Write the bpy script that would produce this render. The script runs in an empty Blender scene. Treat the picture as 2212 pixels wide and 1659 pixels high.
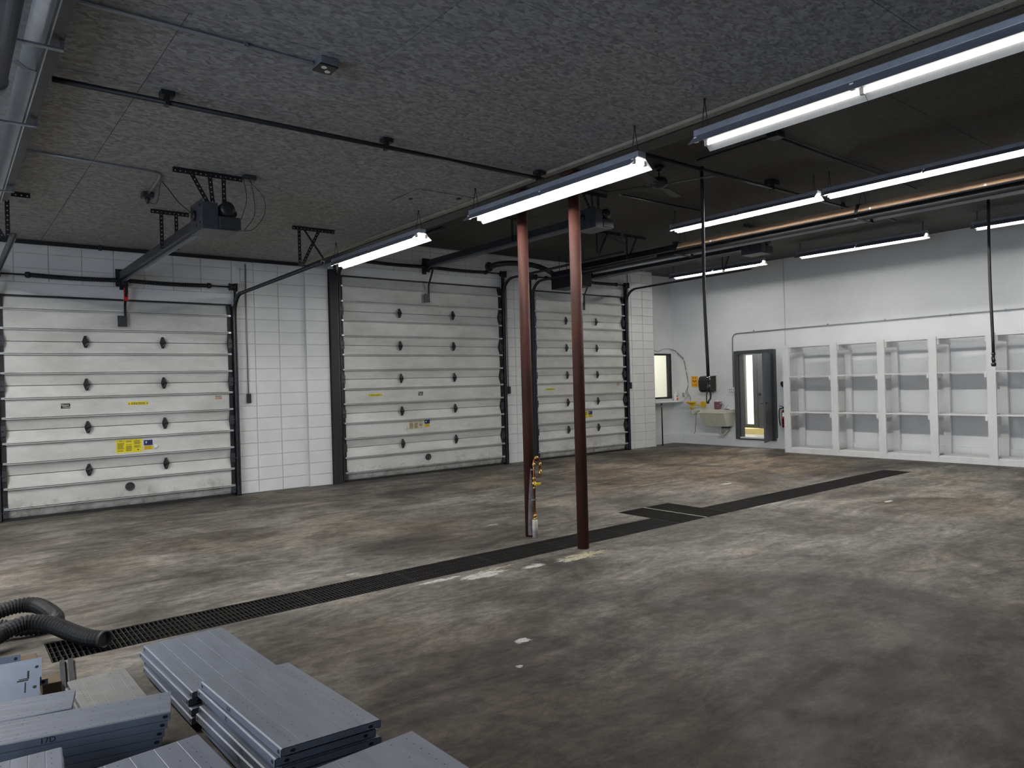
import bpy, bmesh, math, random
from mathutils import Vector, Matrix
random.seed(7)
SC = bpy.context.scene
COL = SC.collection
PI = math.pi

# ------------------------------------------------------------------ camera
cam_d = bpy.data.cameras.new('camera'); cam = bpy.data.objects.new('camera', cam_d); COL.objects.link(cam)
YAW, PIT, ROL = 0.672041883, -0.000699873, -0.0273724900
f = Vector((math.sin(YAW)*math.cos(PIT), math.cos(YAW)*math.cos(PIT), math.sin(PIT)))
r0 = Vector((math.cos(YAW), -math.sin(YAW), 0)); u0 = r0.cross(f)
rr = r0*math.cos(ROL) + u0*math.sin(ROL); uu = -r0*math.sin(ROL) + u0*math.cos(ROL)
cam.matrix_world = Matrix(((rr.x, uu.x, -f.x, 0), (rr.y, uu.y, -f.y, 0), (rr.z, uu.z, -f.z, 1.65), (0, 0, 0, 1)))
cam_d.sensor_fit = 'HORIZONTAL'; cam_d.sensor_width = 36.0; cam_d.lens = 1560.99/2212*36.0
cam_d.clip_start = 0.05; cam_d.clip_end = 200
SC.camera = cam
# ------------------------------------------------------------------ world, daylight, exposure
w = bpy.data.worlds.new('world'); SC.world = w; w.use_nodes = True
bg = w.node_tree.nodes['Background']; bg.inputs[0].default_value = (0.55, 0.70, 1.0, 1); bg.inputs[1].default_value = 1.0
def area(name, loc, rot, sx, sy, power, color):
    d = bpy.data.lights.new(name, 'AREA'); d.shape = 'RECTANGLE'; d.size = sx; d.size_y = sy; d.energy = power; d.color = color
    o = bpy.data.objects.new(name, d); COL.objects.link(o); o.location = loc; o.rotation_euler = rot; return o
DAY = area('daylight_bay', (-4.9, 1.9, 1.75), (0, -PI/2, 0), 3.3, 5.8, 150, (0.70, 0.83, 1.0))
OFFICE = area('office_ceiling_lamp', (14.5, 13.6, 2.75), (0, 0, 0), 1.2, 1.2, 22, (1.0, 0.97, 0.84))
HALL = area('hall_ceiling_lamp', (16.2, 10.6, 2.65), (0, 0, 0), 0.8, 1.6, 24, (1.0, 0.97, 0.90))
HALL2 = area('inner_room_lamp', (18.0, 11.4, 2.55), (0, 0, 0), 1.4, 1.4, 60, (1.0, 0.98, 0.92))
TUBE_POWER = 30.0
SC.view_settings.view_transform = 'Standard'; SC.view_settings.look = 'None'
SC.view_settings.exposure = 0.62; SC.view_settings.gamma = 1.0; SC.view_settings.use_curve_mapping = False
SC.cycles.use_denoising = True
SC.cycles.max_bounces = 8; SC.cycles.diffuse_bounces = 5; SC.cycles.glossy_bounces = 4
SC.cycles.sample_clamp_indirect = 6.0

# ------------------------------------------------------------------ materials
def lin(c):
    return tuple(((x/255)/12.92 if x/255 <= 0.04045 else ((x/255+0.055)/1.055)**2.4) for x in c)
def M(name, col, rough=0.6, metal=0.0, var=0.12, scale=6.0, bump=0.0, bscale=80.0, stretch=(1, 1, 1), spec=0.5, world=False):
    m = bpy.data.materials.new(name); m.use_nodes = True
    nt = m.node_tree; N = nt.nodes; L = nt.links; b = N['Principled BSDF']
    b.inputs['Roughness'].default_value = rough; b.inputs['Metallic'].default_value = metal
    b.inputs['Specular IOR Level'].default_value = spec
    if world: src = N.new('ShaderNodeNewGeometry').outputs['Position']
    else: src = N.new('ShaderNodeTexCoord').outputs['Object']
    mp = N.new('ShaderNodeMapping'); mp.inputs['Scale'].default_value = stretch; L.new(src, mp.inputs[0])
    if var > 0:
        n = N.new('ShaderNodeTexNoise'); n.inputs['Scale'].default_value = scale; n.inputs['Detail'].default_value = 6; n.inputs['Roughness'].default_value = 0.62
        L.new(mp.outputs[0], n.inputs['Vector'])
        rp = N.new('ShaderNodeValToRGB')
        rp.color_ramp.elements[0].position = 0.3; rp.color_ramp.elements[1].position = 0.7
        rp.color_ramp.elements[0].color = (*[max(0, c*(1-var)) for c in col], 1); rp.color_ramp.elements[1].color = (*[min(1, c*(1+var)) for c in col], 1)
        L.new(n.outputs['Fac'], rp.inputs[0]); L.new(rp.outputs[0], b.inputs['Base Color'])
    else:
        b.inputs['Base Color'].default_value = (*col, 1)
    if bump > 0:
        n2 = N.new('ShaderNodeTexNoise'); n2.inputs['Scale'].default_value = bscale; n2.inputs['Detail'].default_value = 4
        L.new(mp.outputs[0], n2.inputs['Vector'])
        bp = N.new('ShaderNodeBump'); bp.inputs['Strength'].default_value = bump; bp.inputs['Distance'].default_value = 0.01
        L.new(n2.outputs['Fac'], bp.inputs['Height']); L.new(bp.outputs[0], b.inputs['Normal'])
    return m
def EMIT(name, col, strength):
    m = bpy.data.materials.new(name); m.use_nodes = True; nt = m.node_tree
    nt.nodes.remove(nt.nodes['Principled BSDF'])
    e = nt.nodes.new('ShaderNodeEmission'); e.inputs[0].default_value = (*col, 1); e.inputs[1].default_value = strength
    nt.links.new(e.outputs[0], nt.nodes['Material Output'].inputs[0]); return m

def floor_mat():
    m = bpy.data.materials.new('stained_concrete'); m.use_nodes = True; nt = m.node_tree; N = nt.nodes; L = nt.links; b = N['Principled BSDF']
    pos = N.new('ShaderNodeNewGeometry').outputs['Position']
    def noise(scale, detail=6, rough=.6, stretch=(1, 1, 1), dist=0.0, off=(0, 0, 0)):
        mp = N.new('ShaderNodeMapping'); mp.inputs['Scale'].default_value = stretch; mp.inputs['Location'].default_value = off; L.new(pos, mp.inputs[0])
        n = N.new('ShaderNodeTexNoise'); n.inputs['Scale'].default_value = scale; n.inputs['Detail'].default_value = detail
        n.inputs['Roughness'].default_value = rough; n.inputs['Distortion'].default_value = dist
        L.new(mp.outputs[0], n.inputs['Vector']); return n.outputs['Fac']
    def ramp(fac, stops):
        rp = N.new('ShaderNodeValToRGB'); cr = rp.color_ramp
        while len(cr.elements) < len(stops): cr.elements.new(0.5)
        for e, (p, c) in zip(cr.elements, stops):
            e.position = p; e.color = (*c, 1) if not isinstance(c, float) else (c, c, c, 1)
        L.new(fac, rp.inputs[0]); return rp.outputs[0]
    def mix(fac, a, bb, mode='MIX'):
        x = N.new('ShaderNodeMix'); x.data_type = 'RGBA'; x.blend_type = mode
        if isinstance(fac, float): x.inputs[0].default_value = fac
        else: L.new(fac, x.inputs[0])
        for i, v in ((6, a), (7, bb)):
            if isinstance(v, tuple): x.inputs[i].default_value = (*v, 1)
            else: L.new(v, x.inputs[i])
        return x.outputs[2]
    def math_(op, a, bb=None):
        x = N.new('ShaderNodeMath'); x.operation = op
        for i, v in enumerate((a, bb)):
            if v is None: continue
            if isinstance(v, (int, float)): x.inputs[i].default_value = v
            else: L.new(v, x.inputs[i])
        return x.outputs[0]
    def spot(x, y, rx, ry, lo=0.3, hi=1.35):
        mp = N.new('ShaderNodeMapping'); mp.inputs['Location'].default_value = (-x/rx, -y/ry, 0); mp.inputs['Scale'].default_value = (1/rx, 1/ry, 0)
        L.new(pos, mp.inputs[0])
        d = N.new('ShaderNodeVectorMath'); d.operation = 'LENGTH'; L.new(mp.outputs[0], d.inputs[0])
        mr = N.new('ShaderNodeMapRange'); mr.inputs[1].default_value = hi; mr.inputs[2].default_value = lo; mr.inputs[3].default_value = 0; mr.inputs[4].default_value = 1
        L.new(d.outputs['Value'], mr.inputs[0]); return mr.outputs[0]
    base = ramp(noise(0.55, 8, .68, dist=.6), [(0.36, (0.052, 0.046, 0.040)), (0.50, (0.118, 0.108, 0.096)), (0.64, (0.200, 0.187, 0.167))])
    streak = ramp(noise(1.7, 8, .7, (0.5, 1.6, 1), 1.2, (3, 1, 0)), [(0.40, 0.62), (0.60, 1.32)])
    c = mix(1.0, base, streak, 'MULTIPLY')
    fine = ramp(noise(11, 9, .8, (0.8, 1.3, 1), .4), [(0.40, 0.66), (0.60, 1.28)])
    c = mix(1.0, c, fine, 'MULTIPLY')
    grain = ramp(noise(120, 3, .7), [(0.3, 0.8), (0.7, 1.18)])
    c = mix(1.0, c, grain, 'MULTIPLY')
    # rust-red and tan traffic stains; the far tan also paints in brightness
    tan = ramp(noise(0.5, 6, .65, off=(7, 3, 0)), [(0.5, 0.0), (0.70, 0.45)])
    c = mix(tan, c, mix(1.0, c, (1.35, 1.12, 0.84), 'MULTIPLY'))
    far_lift = math_('ADD', math_('MULTIPLY', spot(11.5, 8.6, 4.5, 3.2, .4, 1.1), .34), noise(0.8, 7, .7, off=(2, 8, 0)))
    c = mix(ramp(far_lift, [(0.60, 0.0), (0.85, 0.85)]), c, mix(1.0, c, (1.75, 1.50, 1.20), 'MULTIPLY'))
    red = ramp(noise(0.75, 7, .7, off=(1, 9, 0)), [(0.56, 0.0), (0.74, 0.4)])
    c = mix(red, c, mix(1.0, c, (1.05, 0.78, 0.70), 'MULTIPLY'))
    oil = ramp(noise(1.15, 5, .6, off=(4, 4, 0)), [(0.60, 0.0), (0.74, 0.8)])
    c = mix(oil, c, mix(1.0, c, (0.48, 0.45, 0.44), 'MULTIPLY'))
    # near slab darkened: oily mottling with dimmer light painted in
    near_dim = math_('ADD', math_('MULTIPLY', spot(2.2, 1.2, 5.4, 4.3, .45, 1.1), .40), noise(0.9, 7, .7, off=(8, 2, 0)))
    c = mix(ramp(near_dim, [(0.60, 0.0), (0.90, 0.95)]), c, mix(1.0, c, (0.46, 0.41, 0.38), 'MULTIPLY'))
    # worn bare patches of old white paint (marks on the slab by the columns)
    pn = ramp(noise(13, 10, .82, (0.6, 1.5, 1), 1.0, (2, 5, 0)), [(0.38, 0.0), (0.62, 1.0)])
    def paint(c, spots, col, thr):
        tot = None
        for s in spots:
            k = spot(*s); tot = k if tot is None else math_('MAXIMUM', tot, k)
        v = math_('MULTIPLY', math_('ADD', math_('MULTIPLY', tot, 0.62), math_('MULTIPLY', pn, 0.62)), tot)
        return mix(ramp(v, [(thr-.02, 0.0), (thr+0.05, 0.95)]), c, col)
    c = paint(c, [(3.68, 5.08, .52, .20), (4.17, 5.00, .26, .15), (3.3, 5.2, .45, .09), (4.6, 4.95, .45, .14), (2.9, 3.61, .15, .09), (2.62, 3.3, .06, .05), (9.57, 6.75, .35, .1), (9.56, 4.29, .22, .08)], (0.48, 0.47, 0.44), 0.80)
    c = paint(c, [(4.75, 4.97, .75, .22), (3.9, 5.18, .6, .05), (2.85, 5.92, .18, .05), (12.0, 7.1, .8, .05), (5.05, 6.8, .25, .07), (9.0, 7.6, 1.6, .05), (8.2, 8.3, 1.2, .04)], (0.42, 0.38, 0.24), 0.86)
    c = paint(c, [(5.3, 3.6, 1.3, .5), (4.1, 3.9, .9, .45), (5.6, 4.3, .8, .4)], (0.42, 0.41, 0.37), 1.02)
    # sawn control joint from the drain end to the rack
    sx = N.new('ShaderNodeSeparateXYZ'); L.new(pos, sx.inputs[0])
    jn = math_('MULTIPLY', math_('LESS_THAN', math_('ABSOLUTE', math_('ADD', sx.outputs[1], -5.54)), 0.006), math_('GREATER_THAN', sx.outputs[0], 12.6))
    c = mix(jn, c, (0.03, 0.028, 0.025))
    L.new(c, b.inputs['Base Color'])
    rg = ramp(noise(2.2, 6, .65, off=(5, 0, 0)), [(0.3, 0.56), (0.7, 0.80)])
    L.new(rg, b.inputs['Roughness']); b.inputs['Specular IOR Level'].default_value = 0.22
    bp = N.new('ShaderNodeBump'); bp.inputs['Strength'].default_value = 0.12; bp.inputs['Distance'].default_value = 0.01
    L.new(noise(35, 6, .7), bp.inputs['Height']); L.new(bp.outputs[0], b.inputs['Normal'])
    return m

def osb_mat(name, c0, c1):
    m = bpy.data.materials.new(name); m.use_nodes = True; nt = m.node_tree; N = nt.nodes; L = nt.links; b = N['Principled BSDF']
    pos = N.new('ShaderNodeNewGeometry').outputs['Position']
    v = N.new('ShaderNodeTexVoronoi'); v.inputs['Scale'].default_value = 38; v.inputs['Randomness'].default_value = 1
    mp = N.new('ShaderNodeMapping'); mp.inputs['Scale'].default_value = (0.7, 1.25, 1); L.new(pos, mp.inputs[0])
    n0 = N.new('ShaderNodeTexNoise'); n0.inputs['Scale'].default_value = 9; n0.inputs['Detail'].default_value = 3; L.new(mp.outputs[0], n0.inputs['Vector'])
    mx = N.new('ShaderNodeMix'); mx.data_type = 'RGBA'; mx.inputs[0].default_value = 0.08; L.new(mp.outputs[0], mx.inputs[6]); L.new(n0.outputs['Color'], mx.inputs[7])
    L.new(mx.outputs[2], v.inputs['Vector'])
    n = N.new('ShaderNodeTexNoise'); n.inputs['Scale'].default_value = 48; n.inputs['Detail'].default_value = 7; n.inputs['Roughness'].default_value = .75
    mp2 = N.new('ShaderNodeMapping'); mp2.inputs['Scale'].default_value = (0.45, 1.6, 1); L.new(pos, mp2.inputs[0]); L.new(mp2.outputs[0], n.inputs['Vector'])
    ad = N.new('ShaderNodeMix'); ad.data_type = 'RGBA'; ad.inputs[0].default_value = 0.7; L.new(v.outputs['Color'], ad.inputs[6]); L.new(n.outputs['Fac'], ad.inputs[7])
    rp = N.new('ShaderNodeValToRGB'); rp.color_ramp.elements[0].position = .36; rp.color_ramp.elements[1].position = .64
    rp.color_ramp.elements[0].color = (*c0, 1); rp.color_ramp.elements[1].color = (*c1, 1)
    L.new(ad.outputs[2], rp.inputs[0]); L.new(rp.outputs[0], b.inputs['Base Color'])
    b.inputs['Roughness'].default_value = 0.75
    bp = N.new('ShaderNodeBump'); bp.inputs['Strength'].default_value = 0.35; bp.inputs['Distance'].default_value = 0.006
    L.new(ad.outputs[2], bp.inputs['Height']); L.new(bp.outputs[0], b.inputs['Normal'])
    return m

def door_mat():
    m = bpy.data.materials.new('door_enamel'); m.use_nodes = True; nt = m.node_tree; N = nt.nodes; L = nt.links; b = N['Principled BSDF']
    pos = N.new('ShaderNodeNewGeometry').outputs['Position']
    def noise(s, d=6, r=.65, st=(1, 1, 1)):
        mp = N.new('ShaderNodeMapping'); mp.inputs['Scale'].default_value = st; L.new(pos, mp.inputs[0])
        n = N.new('ShaderNodeTexNoise'); n.inputs['Scale'].default_value = s; n.inputs['Detail'].default_value = d; n.inputs['Roughness'].default_value = r
        L.new(mp.outputs[0], n.inputs['Vector']); return n.outputs['Fac']
    rp = N.new('ShaderNodeValToRGB'); cr = rp.color_ramp
    cr.elements[0].position = .28; cr.elements[0].color = (0.46, 0.455, 0.42, 1); cr.elements[1].position = .62; cr.elements[1].color = (0.66, 0.66, 0.63, 1)
    L.new(noise(2.2, 7, .7, (.5, 1, 1.2)), rp.inputs[0])
    # splashed road dirt near the floor
    sx = N.new('ShaderNodeSeparateXYZ'); L.new(pos, sx.inputs[0])
    mr = N.new('ShaderNodeMapRange'); mr.inputs[1].default_value = 0.75; mr.inputs[2].default_value = 0.0; mr.inputs[3].default_value = 0.0; mr.inputs[4].default_value = 0.42
    L.new(sx.outputs[2], mr.inputs[0])
    ad = N.new('ShaderNodeMath'); ad.operation = 'ADD'; L.new(mr.outputs[0], ad.inputs[0]); L.new(noise(5, 8, .78), ad.inputs[1])
    r2 = N.new('ShaderNodeValToRGB'); r2.color_ramp.elements[0].position = .80; r2.color_ramp.elements[1].position = 1.0
    r2.color_ramp.elements[0].color = (0, 0, 0, 1); r2.color_ramp.elements[1].color = (.75, .75, .75, 1)
    L.new(ad.outputs[0], r2.inputs[0])
    mx = N.new('ShaderNodeMix'); mx.data_type = 'RGBA'; L.new(r2.outputs[0], mx.inputs[0]); L.new(rp.outputs[0], mx.inputs[6]); mx.inputs[7].default_value = (0.20, 0.185, 0.14, 1)
    L.new(mx.outputs[2], b.inputs['Base Color']); b.inputs['Roughness'].default_value = .5
    bp = N.new('ShaderNodeBump'); bp.inputs['Strength'].default_value = 0.10; bp.inputs['Distance'].default_value = 0.004
    L.new(noise(130, 2), bp.inputs['Height']); L.new(bp.outputs[0], b.inputs['Normal'])
    return m

MAT = dict(
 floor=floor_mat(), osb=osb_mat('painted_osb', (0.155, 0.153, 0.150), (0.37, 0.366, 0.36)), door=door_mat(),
 osb_shade=osb_mat('shaded_osb', (0.030, 0.029, 0.027), (0.062, 0.058, 0.053)),  # same board, colour darkened to hold the upper ceiling's shade
 void=M('void', (0.02, 0.02, 0.02), .9, var=0),
 block=M('white_block_paint', (0.76, 0.76, 0.745), .6, var=.05, scale=3, bump=.25, bscale=70, world=True),
 mortar=M('mortar_paint', (0.60, 0.60, 0.58), .8, var=.08, world=True),
 wall=M('white_wall_paint', (0.73, 0.735, 0.735), .6, var=.05, scale=1.6, bump=.08, bscale=40, world=True),
 whitewood=M('white_painted_timber', (0.74, 0.74, 0.735), .55, var=.07, scale=5, stretch=(1, 1, .3), bump=.1, bscale=60),
 white=M('white_paint', (0.75, 0.75, 0.74), .5, var=.05),
 conduit=M('conduit_grey', (0.30, 0.31, 0.33), .4, .6, var=.1),
 blacksteel=M('black_steel', (0.018, 0.018, 0.020), .5, .3, var=.3, scale=12),
 darksteel=M('dark_steel', (0.055, 0.057, 0.065), .45, .5, var=.25, scale=10),
 track=M('track_steel', (0.085, 0.088, 0.105), .45, .6, var=.2, scale=14),
 galv=M('galvanised', (0.30, 0.32, 0.37), .42, .75, var=.22, scale=24),
 housing=M('fixture_enamel', (0.31, 0.33, 0.38), .42, .3, var=.15, scale=8),
 reflector=M('fixture_reflector', (0.62, 0.62, 0.60), .45, 0, var=.06, scale=20),
 reflector_out=M('fixture_outer', (0.20, 0.21, 0.25), .5, .2, var=.15),
 tube=EMIT('tube_glow', (1.0, 0.985, 0.96), TUBE_POWER*1.3),
 tube_added=EMIT('tube_glow_added_row', (1.0, 0.985, 0.96), TUBE_POWER*5.2),
 tube_mid=EMIT('tube_glow_middle_row', (1.0, 0.985, 0.95), TUBE_POWER*4.8),
 tube_back=EMIT('tube_glow_back_row', (1.0, 0.99, 0.97), TUBE_POWER*.82),
 tubedim=EMIT('aged_tube_glow', (1.0, 0.985, 0.95), TUBE_POWER*.085),
 column=M('red_oxide_paint', (0.050, 0.0165, 0.0115), .65, 0, var=.38, spec=.25, scale=5, stretch=(1, 1, .35), bump=.12, bscale=50),
 colwear=M('scuffed_grey_patch', (0.15, 0.125, 0.128), .65, 0, var=.5, scale=9),
 grate=M('grate_iron', (0.014, 0.012, 0.011), .6, .4, var=.35, scale=25),
 gratelight=M('worn_steel_seam', (0.30, 0.29, 0.27), .5, .6, var=.2),
 trench=M('trench_concrete', (0.018, 0.016, 0.014), .9, var=.3),
 shelfsteel=M('grey_enamel_steel', (0.125, 0.136, 0.165), .5, .12, var=.16, scale=5, stretch=(2.5, .5, 1), bump=.05, bscale=40),
 shelfdust=M('dusty_grey_enamel', (0.155, 0.155, 0.15), .65, .05, var=.16, scale=9),
 shelfblue=M('blue_grey_steel', (0.13, 0.158, 0.215), .5, .15, var=.12, scale=6),
 hole=M('hole_dark', (0.006, 0.006, 0.008), .9, var=0),
 ink=M('black_marker', (0.006, 0.006, 0.010), .8, var=0),
 rubber=M('black_rubber', (0.012, 0.012, 0.013), .55, 0, var=.3, scale=20),
 hose=M('ribbed_hose', (0.006, 0.006, 0.0065), .6, 0, var=.2, scale=20),
 wood=M('rough_timber', (0.085, 0.055, 0.028), .75, 0, var=.3, scale=14, stretch=(1, .3, 1)),
 darkwood=M('dark_timber', (0.06, 0.048, 0.036), .8, 0, var=.3, scale=14),
 red=M('red_plastic', (0.62, 0.02, 0.02), .5, var=.08),
 orange=M('orange_paint', (0.75, 0.12, 0.02), .5, var=.05),
 extred=M('extinguisher_red', (0.22, 0.012, 0.015), .35, var=.1),
 yellow=M('yellow_vinyl', (0.72, 0.60, 0.02), .5, var=.06),
 cream=M('faded_vinyl', (0.55, 0.50, 0.36), .6, var=.1),
 amber=M('amber_sign', (0.80, 0.38, 0.01), .5, var=.05),
 navy=M('navy_vinyl', (0.012, 0.016, 0.09), .5, var=.05),
 black=M('black_plastic', (0.012, 0.012, 0.013), .4, var=.15),
 printink=M('printed_black', (0.012, 0.010, 0.008), .7, var=0),
 print_brown=M('printed_brown', (0.10, 0.085, 0.02), .7, var=0),
 faintred=M('faint_red_print', (0.36, 0.18, 0.14), .7, var=0),
 text_white=M('white_print', (0.75, 0.75, 0.72), .6, var=0),
 copper=M('copper', (0.46, 0.17, 0.075), .3, 1.0, var=.25, scale=18),
 brass=M('brass', (0.62, 0.42, 0.14), .3, 1.0, var=.15, scale=18),
 valve=M('yellow_handle', (0.75, 0.48, 0.01), .4, var=.05),
 cementwrap=M('cement_sleeve', (0.42, 0.39, 0.35), .85, var=.25, scale=18),
 tan=M('heater_tan', (0.45, 0.30, 0.185), .6, .1, var=.2, scale=5, stretch=(1, .3, 1)),
 aluminium=M('aluminium', (0.55, 0.60, 0.68), .38, .8, var=.08),
 tubedark=M('tube_blueblack', (0.025, 0.030, 0.050), .45, .4, var=.2),
 sink=M('sink_plastic', (0.66, 0.65, 0.54), .4, var=.06),
 chrome=M('chrome', (0.75, 0.75, 0.76), .15, 1.0, var=0),
 soap=M('pink_soap', (0.20, 0.075, 0.095), .35, var=.25, scale=10),
 beige=M('beige_plastic', (0.50, 0.46, 0.36), .5, var=.1),
 doorgrey=M('charcoal_door_paint', (0.055, 0.060, 0.068), .45, var=.08),
 hallwall=M('hall_wall', (0.80, 0.80, 0.76), .6, var=.02),
 hallfloor=M('hall_floor', (0.45, 0.45, 0.42), .5, var=.08),
 stepyellow=M('step_yellow', (0.75, 0.62, 0.28), .6, var=.08),
 cable=M('grey_cable', (0.16, 0.16, 0.17), .5, var=0),
 weather=M('cork_seal', (0.30, 0.27, 0.22), .9, var=.2),
)
def glass_mat():
    m = bpy.data.materials.new('clear_glass'); m.use_nodes = True; nt = m.node_tree; N = nt.nodes; L = nt.links
    N.remove(N['Principled BSDF'])
    t = N.new('ShaderNodeBsdfTransparent'); g = N.new('ShaderNodeBsdfGlossy'); g.inputs['Roughness'].default_value = .05
    x = N.new('ShaderNodeMixShader'); x.inputs[0].default_value = .05; L.new(t.outputs[0], x.inputs[1]); L.new(g.outputs[0], x.inputs[2])
    L.new(x.outputs[0], N['Material Output'].inputs[0]); return m
MAT['glass'] = glass_mat()

# ------------------------------------------------------------------ mesh builder
class MB:
    def __init__(s): s.v = []; s.f = []; s.sm = []
    def add(s, vs, fs, smooth=False):
        o = len(s.v); s.v += [tuple(x) for x in vs]; s.f += [tuple(i+o for i in q) for q in fs]; s.sm += [smooth]*len(fs); return s
    def box(s, x0, x1, y0, y1, z0, z1):
        return s.add([(x0, y0, z0), (x1, y0, z0), (x1, y1, z0), (x0, y1, z0), (x0, y0, z1), (x1, y0, z1), (x1, y1, z1), (x0, y1, z1)],
                     [(0, 3, 2, 1), (4, 5, 6, 7), (0, 1, 5, 4), (1, 2, 6, 5), (2, 3, 7, 6), (3, 0, 4, 7)])
    def bbox(s, x0, x1, y0, y1, z0, z1, b):      # box with chamfered edges
        bm = bmesh.new(); bmesh.ops.create_cube(bm, size=1)
        for v in bm.verts: v.co = ((x0+x1)/2+v.co.x*(x1-x0), (y0+y1)/2+v.co.y*(y1-y0), (z0+z1)/2+v.co.z*(z1-z0))
        bmesh.ops.bevel(bm, geom=bm.edges[:], offset=b, segments=2, affect='EDGES', profile=.5)
        bm.verts.index_update(); s.add([v.co.copy() for v in bm.verts], [[v.index for v in q.verts] for q in bm.faces]); bm.free(); return s
    def bar(s, p0, p1, w, h, up=(0, 0, 1)):
        p0 = Vector(p0); p1 = Vector(p1); d = (p1-p0).normalized(); up = Vector(up)
        a = d.cross(up)
        if a.length < 1e-4: a = d.cross(Vector((1, 0, 0)))
        a.normalize(); b = a.cross(d).normalized(); a *= w/2; b *= h/2
        return s.add([p0-a-b, p0+a-b, p0+a+b, p0-a+b, p1-a-b, p1+a-b, p1+a+b, p1-a+b],
                     [(0, 1, 2, 3), (7, 6, 5, 4), (0, 4, 5, 1), (1, 5, 6, 2), (2, 6, 7, 3), (3, 7, 4, 0)])
    def tube(s, pts, r, n=8, smooth=True, caps=True):
        pts = [Vector(p) for p in pts]; rs = r if isinstance(r, (list, tuple)) else [r]*len(pts)
        vs = []; a = None
        for i, p in enumerate(pts):
            d = (pts[min(i+1, len(pts)-1)]-pts[max(i-1, 0)]).normalized()
            if a is None:
                a = d.cross(Vector((0, 0, 1)))
                if a.length < 1e-3: a = d.cross(Vector((1, 0, 0)))
            else: a = a - d*a.dot(d)
            a.normalize(); b = d.cross(a)
            for k in range(n):
                t = 2*PI*(k+.5)/n; vs.append(p + (a*math.cos(t)+b*math.sin(t))*rs[i])
        fs = [(i*n+k, i*n+(k+1) % n, (i+1)*n+(k+1) % n, (i+1)*n+k) for i in range(len(pts)-1) for k in range(n)]
        s.add(vs, fs, smooth)
        if caps:
            o = len(s.v)-len(vs); s.f += [tuple(o+k for k in range(n))[::-1], tuple(o+(len(pts)-1)*n+k for k in range(n))]; s.sm += [False, False]
        return s
    def lathe(s, c, prof, axis=(0, 0, 1), n=16, smooth=True):   # prof: (radius, height)
        ax = Vector(axis).normalized(); a = ax.orthogonal().normalized(); b = ax.cross(a); c = Vector(c); vs = []
        for r, h in prof:
            for k in range(n): t = 2*PI*k/n; vs.append(c+ax*h+(a*math.cos(t)+b*math.sin(t))*r)
        m = len(prof); fs = [(i*n+k, i*n+(k+1) % n, (i+1)*n+(k+1) % n, (i+1)*n+k) for i in range(m-1) for k in range(n)]
        s.add(vs, fs, smooth); o = len(s.v)-len(vs)
        s.f += [tuple(o+k for k in range(n))[::-1], tuple(o+(m-1)*n+k for k in range(n))]; s.sm += [False, False]; return s
    def prism(s, poly, d):                        # poly: 3-D points, d: extrusion vector
        d = Vector(d); n = len(poly); vs = [Vector(p) for p in poly]+[Vector(p)+d for p in poly]
        return s.add(vs, [tuple(range(n))[::-1], tuple(range(n, 2*n))]+[(i, (i+1) % n, n+(i+1) % n, n+i) for i in range(n)])
    def perf(s, p0, p1, side, w=.038, t=.004, pitch=.045, hole=.014):   # strip with a row of square punched holes
        p0 = Vector(p0); p1 = Vector(p1); L = (p1-p0).length; d = (p1-p0)/L; side = Vector(side); side = (side-d*side.dot(d)).normalized(); nrm = d.cross(side)
        e = (w-hole)/2
        for sg in (-1, 1): s.bar(p0+side*sg*(hole+e)/2, p1+side*sg*(hole+e)/2, e, t, nrm)
        k = max(1, int(L/pitch)); g = L/k
        for i in range(k+1):
            a = max(0, i*g-(g-hole)/2); b = min(L, i*g+(g-hole)/2); s.bar(p0+d*a, p0+d*b, hole, t*.98, nrm)
        return s
    def angle(s, p0, p1, side, flange, w=.038):
        s.perf(p0, p1, side, w); p0 = Vector(p0); p1 = Vector(p1); sd = Vector(side).normalized(); fl = Vector(flange).normalized()
        q = sd*(w/2)+fl*w*.4
        return s.bar(p0+q, p1+q, .004, w*.8, fl)
    def ringframe(s, x0, x1, y0, y1, z0, z1, t):
        o = [(x0, y0), (x1, y0), (x1, y1), (x0, y1)]; i = [(x0+t, y0+t), (x1-t, y0+t), (x1-t, y1-t), (x0+t, y1-t)]
        vs = [(*p, z) for z in (z0, z1) for q in (o, i) for p in q]; fs = []
        for k in range(4):
            n = (k+1) % 4; fs += [(8+k, 8+n, 12+n, 12+k), (k, 4+k, 4+n, n), (k, n, 8+n, 8+k), (4+k, 12+k, 12+n, 4+n)]
        return s.add(vs, fs)
    def mesh(s, name, mats, org):
        me = bpy.data.meshes.new(name); o = Vector(org)
        me.from_pydata([tuple(Vector(p)-o) for p in s.v], [], s.f)
        me.polygons.foreach_set('use_smooth', s.sm)
        for m in (mats if isinstance(mats, (list, tuple)) else [mats]): me.materials.append(MAT[m] if isinstance(m, str) else m)
        me.update(); return me
    def build(s, name, mat, parent=None, label=None, local=False):
        if parent is None:
            xs, ys, zs = zip(*s.v); org = ((min(xs)+max(xs))/2, (min(ys)+max(ys))/2, min(zs))
        else: org = (0, 0, 0) if local else ORG[parent.name]
        o = bpy.data.objects.new(name, s.mesh(name, mat, org)); COL.objects.link(o)
        if parent is None: o.location = org; ORG[o.name] = org
        else: o.parent = parent; ORG[o.name] = org
        if label: o['label'] = label
        return o
ORG = {}
def tag(o, label, cat, group=None, kind=None):
    o['label'] = label; o['category'] = cat
    if group: o['group'] = group
    if kind: o['kind'] = kind
    return o
def thing(name, loc, label, cat, group=None, kind=None):
    o = bpy.data.objects.new(name, None); COL.objects.link(o); o.location = loc; o.empty_display_size = .1; ORG[o.name] = tuple(loc)
    return tag(o, label, cat, group, kind)
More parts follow.
